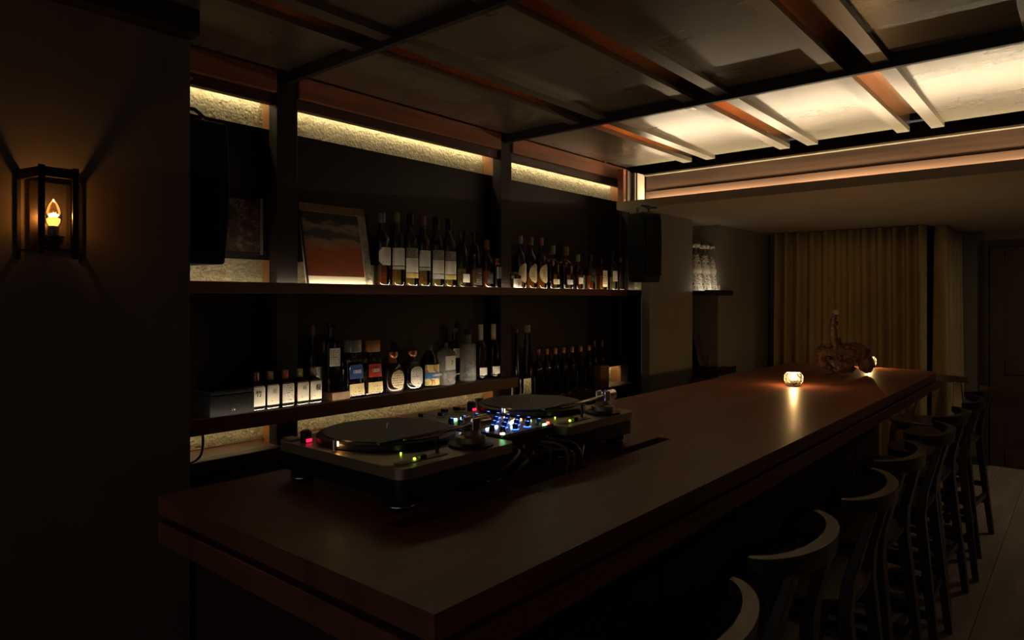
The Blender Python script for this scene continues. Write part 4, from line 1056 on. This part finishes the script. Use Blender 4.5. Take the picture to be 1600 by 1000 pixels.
bottle('low clear bottle with a wide white label by the middle post', 804, YU - 0.024, Z_UP, 425, 21, 'short', g_clear, (l_clear, 0.6), (c_grey, [(0.42, 0.88), (0.42, 1.0)]), [(0.04, 0.60, 1.0, 'rect', p_white)], group=G2)
for u, vt, cm, w in ((813, 369, c_cream, 'pale stopper, leftmost of three'), (829.5, 371, c_green, 'green stopper, middle of three'), (845.5, 372, c_pink, 'pink stopper, right of three')):
    bottle('whiskey bottle with large round cream label and ' + w, u, YU, Z_UP, vt, 19, 'stout', g_amber, (l_deep, 0.55), (cm, [(0.36, 0.85), (0.40, 0.855), (0.40, 0.99), (0.36, 1.0)]), [(0.12, 0.49, 1.15, 'oval', p_oval)], group=G2)
for u, vt, cm, w in ((863, 384, c_green, 'cream label and green stopper'), (884, 386, c_cork, 'grey label and cork stopper')):
    bottle('flat flask shaped whiskey bottle with small ' + w, u, YU, Z_UP, vt, 26, 'flask', g_amber, (l_amber, 0.56), (cm, CAP_S), [(0.13, 0.24, 0.5, 'rect', p_cream if u < 870 else p_silver)], n=3.2, asp=0.72, group=G2)
bottle('smaller dark flask bottle with a white strip label', 903, YU, Z_UP, 398, 18, 'flask', g_amber, (l_red, 0.56), (c_green, CAP_S), [(0.18, 0.36, 0.6, 'rect', p_white)], n=3.0, asp=0.75, group=G2)
bottle('dark bottle with a square glass stopper and dark lettered label', 922, YU, Z_UP, 398, 17, 'flask', g_amber, (l_red, 0.50), (c_glass, [(0.36, 0.80), (0.50, 0.81), (0.50, 1.0)]), [(0.22, 0.60, 0.8, 'rect', p_dark)], group=G2, capn=5)
bottle('square amber bottle with a keyhole shaped cream label', 940, YU, Z_UP, 402, 17, 'slab', g_amber, (l_deep, 0.70), (c_glass, [(0.40, 0.90), (0.46, 0.905), (0.46, 1.0)]), [(0.12, 0.60, 0.6, 'key', p_cream)], n=5, asp=0.85, group=G2)
bottle('bottle with a square cream label near the hanging speaker', 957, YU, Z_UP, 387, 15, 'stout', g_clear, (l_clear, 0.5), (c_black, CAP_S), [(0.22, 0.46, 0.95, 'rect', p_cream)], group=G2)
bottle('small slim clear glass bottle at the end of the upper shelf row', 970, YU - 0.01, Z_UP, 403, 10, 'cone', g_clear, None, (c_cork, [(0.40, 0.87), (0.40, 1.0)]), [], group=G2)
# middle shelf: five small bottles
YM = 2.385
glyph = ('\u7af9', None, None, None, '\u685c')
for k, (u, vt) in enumerate(((400, 582), (422, 580), (445.5, 578), (468.5, 576), (488.5, 574))):
    w = ('leftmost, beside the black box', 'second from the black box', 'middle of the five', 'fourth from the black box', 'rightmost, in front of a tall bottle')[k]
    t = bottle('small dark bottle with a big white label, ' + w, u, YM, Z_MID, vt, 24, 'mini', m_browndark, None, ((c_copper, c_cork, c_red, c_green, c_cork)[k], [(0.40, 0.77), (0.44, 0.78), (0.42, 0.98), (0.36, 1.0)]),
               [(0.13, 0.66, 0.77, 'rect', (p_plain, p_sparse, p_white, p_sparse, p_sparse)[k])], n=5, asp=0.95, group='five small bottles with white labels', base=True)
    R, Hb = t['_R'], t['_H']
    if glyph[k]:
        text_mesh('lettering', glyph[k], 0.026, INKM, t, (0.008 if k else -0.004, -R * 0.95 - 0.0022, Hb * 0.45), (PI / 2, 0, 0), 0.0004)
    else:
        text_mesh('lettering', ('\u9e7f', '\u5c71', '\u6885')[k - 1], 0.020, mat('label_grey_ink', (0.22, 0.20, 0.17), 0.6), t, (0.004, -R * 0.95 - 0.0022, Hb * 0.48), (PI / 2, 0, 0))
YB = 2.475
bottle('tall clear round shouldered bottle behind the five small bottles', 489, 2.482, Z_MID, 508, 26, 'stout', g_smoke, None, (c_pink, [(0.20, 0.85), (0.22, 0.86), (0.22, 0.995), (0.18, 1.0)]), [(0.24, 0.44, 0.95, 'rect', p_white)], group=G3)
t = bottle('tallest clear bottle, standing on a small wooden block', 517, 2.43, Z_MID + 0.0345, 503, 27, 'slab', g_smoke, (l_clear, 0.55), (c_glass, [(0.38, 0.92), (0.55, 0.935), (0.55, 0.985), (0.50, 1.0)]), [(0.36, 0.62, 0.55, 'rect', p_white)], n=4.5, asp=0.9, group=G3)
xb = t.location.x
blk = thing('wooden_block', 'small pale wooden block lit at its foot under the tallest bottle', 'block', (xb + 0.006, 2.41, Z_MID))
MB().box(-0.045, 0.045, -0.045, 0.06, 0.0004, 0.034).build('block_body', mat('pale_block_wood', (0.13, 0.065, 0.024), 0.5, var=0.15, vscale=20), blk, bevel=0.002)
for u, vt, lq, pm, w in ((551, 531, l_clear, p_blue, 'clear tequila bottle with a blue 1800 label'), (580, 531, l_gold, p_redl, 'amber tequila bottle with a red 1800 label')):
    t = bottle(w, u, 2.40, Z_MID, vt, 37, 'taper', g_clear, (lq, 0.60), (c_grey if lq is l_clear else c_amberw, [(0.40, 0.78), (0.58, 0.785), (0.62, 0.80), (0.62, 0.985), (0.58, 1.0)]), [(0.33, 0.57, 0.42, 'rect', pm), (0.06, 0.24, 0.44, 'rect', p_yellow)], n=6, asp=0.62, group=G3, capn=7)
    R, Hb = t['_R'], t['_H']
    text_mesh('lettering', '1800', 0.022, WHITEM, t, (0, -R * 0.62 * 0.955 - 0.003, Hb * 0.45), (PI / 2 - 0.06, 0, 0), 0.0004)
t = bottle('squat dark tequila bottle with copper ball stopper and orange neck', 613, 2.395, Z_MID, 547, 40, 'donj', m_browndark, None, (c_copper, [(0.30, 0.80), (0.42, 0.835), (0.50, 0.90), (0.46, 0.96), (0.30, 0.995), (0.1, 1.0)]), [(0.10, 0.54, 0.62, 'oval', p_cream)], asp=0.8, n=2.6, group=G3)
MB().lathe([(0.37 * t['_R'], 0.70 * t['_H']), (0.38 * t['_R'], 0.72 * t['_H']), (0.33 * t['_R'], 0.80 * t['_H'])], 20).build('neck_band', c_orange, t, smooth=True)
t = bottle('squat clear tequila bottle with copper ball stopper and navy neck', 643, 2.395, Z_MID, 545, 38, 'donj', g_clear, (l_clear, 0.55), (c_copper, [(0.30, 0.80), (0.42, 0.835), (0.50, 0.90), (0.46, 0.96), (0.30, 0.995), (0.1, 1.0)]), [(0.10, 0.58, 0.62, 'pill', p_white)], asp=0.8, n=2.6, group=G3)
MB().lathe([(0.37 * t['_R'], 0.70 * t['_H']), (0.38 * t['_R'], 0.72 * t['_H']), (0.33 * t['_R'], 0.80 * t['_H'])], 20).build('neck_band', c_navy, t, smooth=True)
t = bottle('dark shouldered bottle with an ochre agave label and blue band', 671, 2.41, Z_MID, 540, 31, 'cone', m_blackglass, None, (c_cork, [(0.30, 0.86), (0.32, 0.87), (0.30, 0.985), (0.25, 1.0)]), [(0.05, 0.55, 1.2, 'rect', p_agave), (0.22, 0.37, 1.2, 'rect', p_band)], group=G3)
text_mesh('lettering', 'CABRITO', 0.0135, WHITEM, t, (0.004, -t['_R'] - 0.0028, t['_H'] * 0.295), (PI / 2, 0, 0), 0.0003)
t = bottle('short textured clear bottle with a square white label and dark figure', 697, 2.400, Z_MID, 536, 30, 'short', g_dimple, None, (c_grey, [(0.20, 0.88), (0.22, 0.89), (0.22, 1.0)]), [(0.36, 0.70, 0.60, 'rect', p_plain)], n=4, asp=0.75, group=G3)
text_mesh('lettering', '7', 0.032, INKM, t, (0.006, -t['_R'] * 0.75 - 0.003, t['_H'] * 0.53), (PI / 2, 0, 0))
bottle('clear bottle with flared stopper and lettered band behind the textured ones', 710.5, 2.494, Z_MID, 513, 24, 'slab', g_smoke, (l_clear, 0.5), (c_grey, [(0.30, 0.90), (0.34, 0.905), (0.46, 0.985), (0.45, 1.0)]), [(0.44, 0.62, 0.65, 'rect', p_script)], n=3.5, asp=0.6, group=G3)
bottle('tall dimpled glass bottle sparkling between the label bottles', 731, 2.425, Z_MID, 515, 27, 'slab', g_dimple, None, (c_black, [(0.40, 0.90), (0.46, 0.91), (0.46, 0.985), (0.42, 1.0)]), [], n=2.4, asp=0.9, group=G3)
for u, vt, w in ((751, 507, 'left of a pair by the middle post'), (771, 506, 'right of a pair by the middle post')):
    bottle('tall dark gold bottle with low white label, ' + w, u, 2.425, Z_MID, vt, 20, 'stout', g_smoke, (l_amber, 0.62) if u < 760 else (l_deep, 0.62), (c_cream, [(0.37, 0.70), (0.40, 0.72), (0.40, 0.985), (0.36, 1.0)]), [(0.085, 0.22, 0.95, 'rect', p_white)], group=G3)
# counter, right bay
bottle('slim dark bottle just right of the middle post on the counter', 807, 2.50, Z_CNT, 514, 12, 'tallt', m_blackglass, None, (c_grey, [(0.42, 0.94), (0.42, 1.0)]), [], group=G4)
bottle('tall tapering smoky glass bottle on the counter by the middle post', 824, 2.47, Z_CNT, 508, 22, 'tallt', g_smoke, None, (c_cream, [(0.40, 0.90), (0.42, 0.905), (0.42, 0.99), (0.38, 1.0)]), [], group=G4)
names8 = ('leftmost, next to the tall tapering bottle', 'second from the left', 'third from the left', 'fourth from the left', 'fifth from the left', 'sixth from the left', 'rightmost, by the box')
for k in range(7):
    u = 841 + 13.1 * k
    bottle('dark bottle with copper cap on the counter, ' + names8[k], u, 2.465, Z_CNT, 546 - 1.1 * k, 15.5, 'round', m_blackglass, None, (c_copper, [(0.42, 0.87), (0.50, 0.88), (0.50, 0.985), (0.46, 1.0)]), [], group='row of dark copper capped bottles', base=True, n=4)
for u, w in ((929, 'left'), (941, 'right')):
    bottle('amber capped bottle at the end of the dark row, ' + w + ' of two', u, 2.50, Z_CNT, 532, 10, 'round', m_browndark, None, (c_amberw, CAP_T), [], group=G4)
xa = at_y(939.5, 2.43)[0]
ab = thing('amber_box', 'small amber wooden box on the counter at the end of the dark bottles', 'box', (xa, 2.43, Z_CNT))
MB().box(-0.05, 0.05, -0.028, 0.028, 0.0004, 0.13).build('box_body', mat('amber_box_wood', (0.30, 0.13, 0.03), 0.45, var=0.25, vscale=14), ab, bevel=0.003)
MB().box(-0.051, 0.051, -0.029, 0.029, 0.1305, 0.142).build('box_lid', c_amberw, ab, bevel=0.002)
# ------------------------------------------------------------------ niche
p_ceram = blotch('painted_ceramic', [(0.0, (0.80, 0.76, 0.66)), (0.47, (0.03, 0.03, 0.035)), (0.53, (0.80, 0.76, 0.66)), (0.62, (0.05, 0.05, 0.055)), (0.66, (0.78, 0.74, 0.65))], 55, coord='Object', detail=1, rough=0.25)
p_ceramw = mat('white_ceramic', (0.80, 0.75, 0.64), 0.2)
def ceramic(label, u, y):
    x, d = at_y(u, y)
    t = thing('ceramic_bottle', label, 'bottle', (x, y, NZ1), 0, 'patterned ceramic bottles')
    MB().lathe([(0.050, 0.0004), (0.062, 0.004), (0.060, 0.02), (0.050, 0.09), (0.046, 0.135)], 28).build('flared_base', p_ceram, t, smooth=True)
    MB().lathe([(0.046, 0.1355), (0.051, 0.15), (0.051, 0.165), (0.046, 0.178)], 28).build('waist_band', p_ceramw, t, smooth=True)
    MB().lathe([(0.046, 0.1785), (0.044, 0.20), (0.034, 0.25), (0.026, 0.275)], 28).build('upper_body', p_ceram, t, smooth=True)
    MB().lathe([(0.026, 0.2755), (0.020, 0.29), (0.013, 0.295), (0.012, 0.325)], 20).build('neck', c_grey, t, smooth=True)
    st = MB(); rs = []
    for r, z in ((0.014, 0.3255), (0.040, 0.345), (0.040, 0.352)):
        rs.append([(r * math.cos(2 * PI * i / 24), r * math.sin(2 * PI * i / 24), z - (0.014 if (i % 3 == 0 and r > 0.03 and z < 0.35) else 0)) for i in range(24)])
    st.rings(rs).build('stopper_skirt', p_ceramw, t)
    MB().lathe([(0.036, 0.3525), (0.035, 0.365), (0.027, 0.38), (0.012, 0.388), (0.002, 0.389)], 24).build('stopper_dome', c_grey, t, smooth=True)
    return t
for u, w in ((1086, 'half hidden by the pier'), (1100.5, 'in the middle of three'), (1113.5, 'rightmost of three')):
    ceramic('white ceramic bottle with black scrolls in the niche, ' + w, u, 2.255)
xs2 = at_y(1092, 2.36)[0]
sv = thing('record_sleeve', 'dark curved top board leaning in the lower niche', 'sleeve', (xs2, 2.30, NZ2 + 0.004)); sv.rotation_euler = (math.radians(-12), 0, 0)
pts = [(-0.12, 0), (0.10, 0), (0.092, 0.12), (0.06, 0.20), (0.0, 0.25), (-0.12, 0.26)]
o = MB().prism([(x, z) for x, z in pts], 0, 0.008).build('sleeve_board', mat('sleeve_grey', (0.09, 0.075, 0.07), 0.5, var=0.3, vscale=10), sv); o.rotation_euler = (PI / 2, 0, 0); o.location = (0, 0.008, 0)
quad_uv('sleeve_print', [(-0.03, -0.0008, 0.02), (0.075, -0.0008, 0.02), (0.07, -0.0008, 0.09), (-0.03, -0.0008, 0.09)], blotch('sleeve_rust', [(0.0, (0.25, 0.10, 0.06)), (0.5, (0.10, 0.06, 0.05))], 6), sv)
xs3 = at_y(1107, 2.28)[0]
bb = thing('small_box', 'small brown carton beside the sleeve in the lower niche', 'box', (xs3, 2.28, NZ2))
MB().box(-0.03, 0.03, -0.02, 0.03, 0.0004, 0.085).build('carton', mat('brown_carton', (0.22, 0.14, 0.09), 0.6), bb, bevel=0.002)
for o in bpy.data.objects:
    for k in ('_R', '_H'):
        if k in o: del o[k]
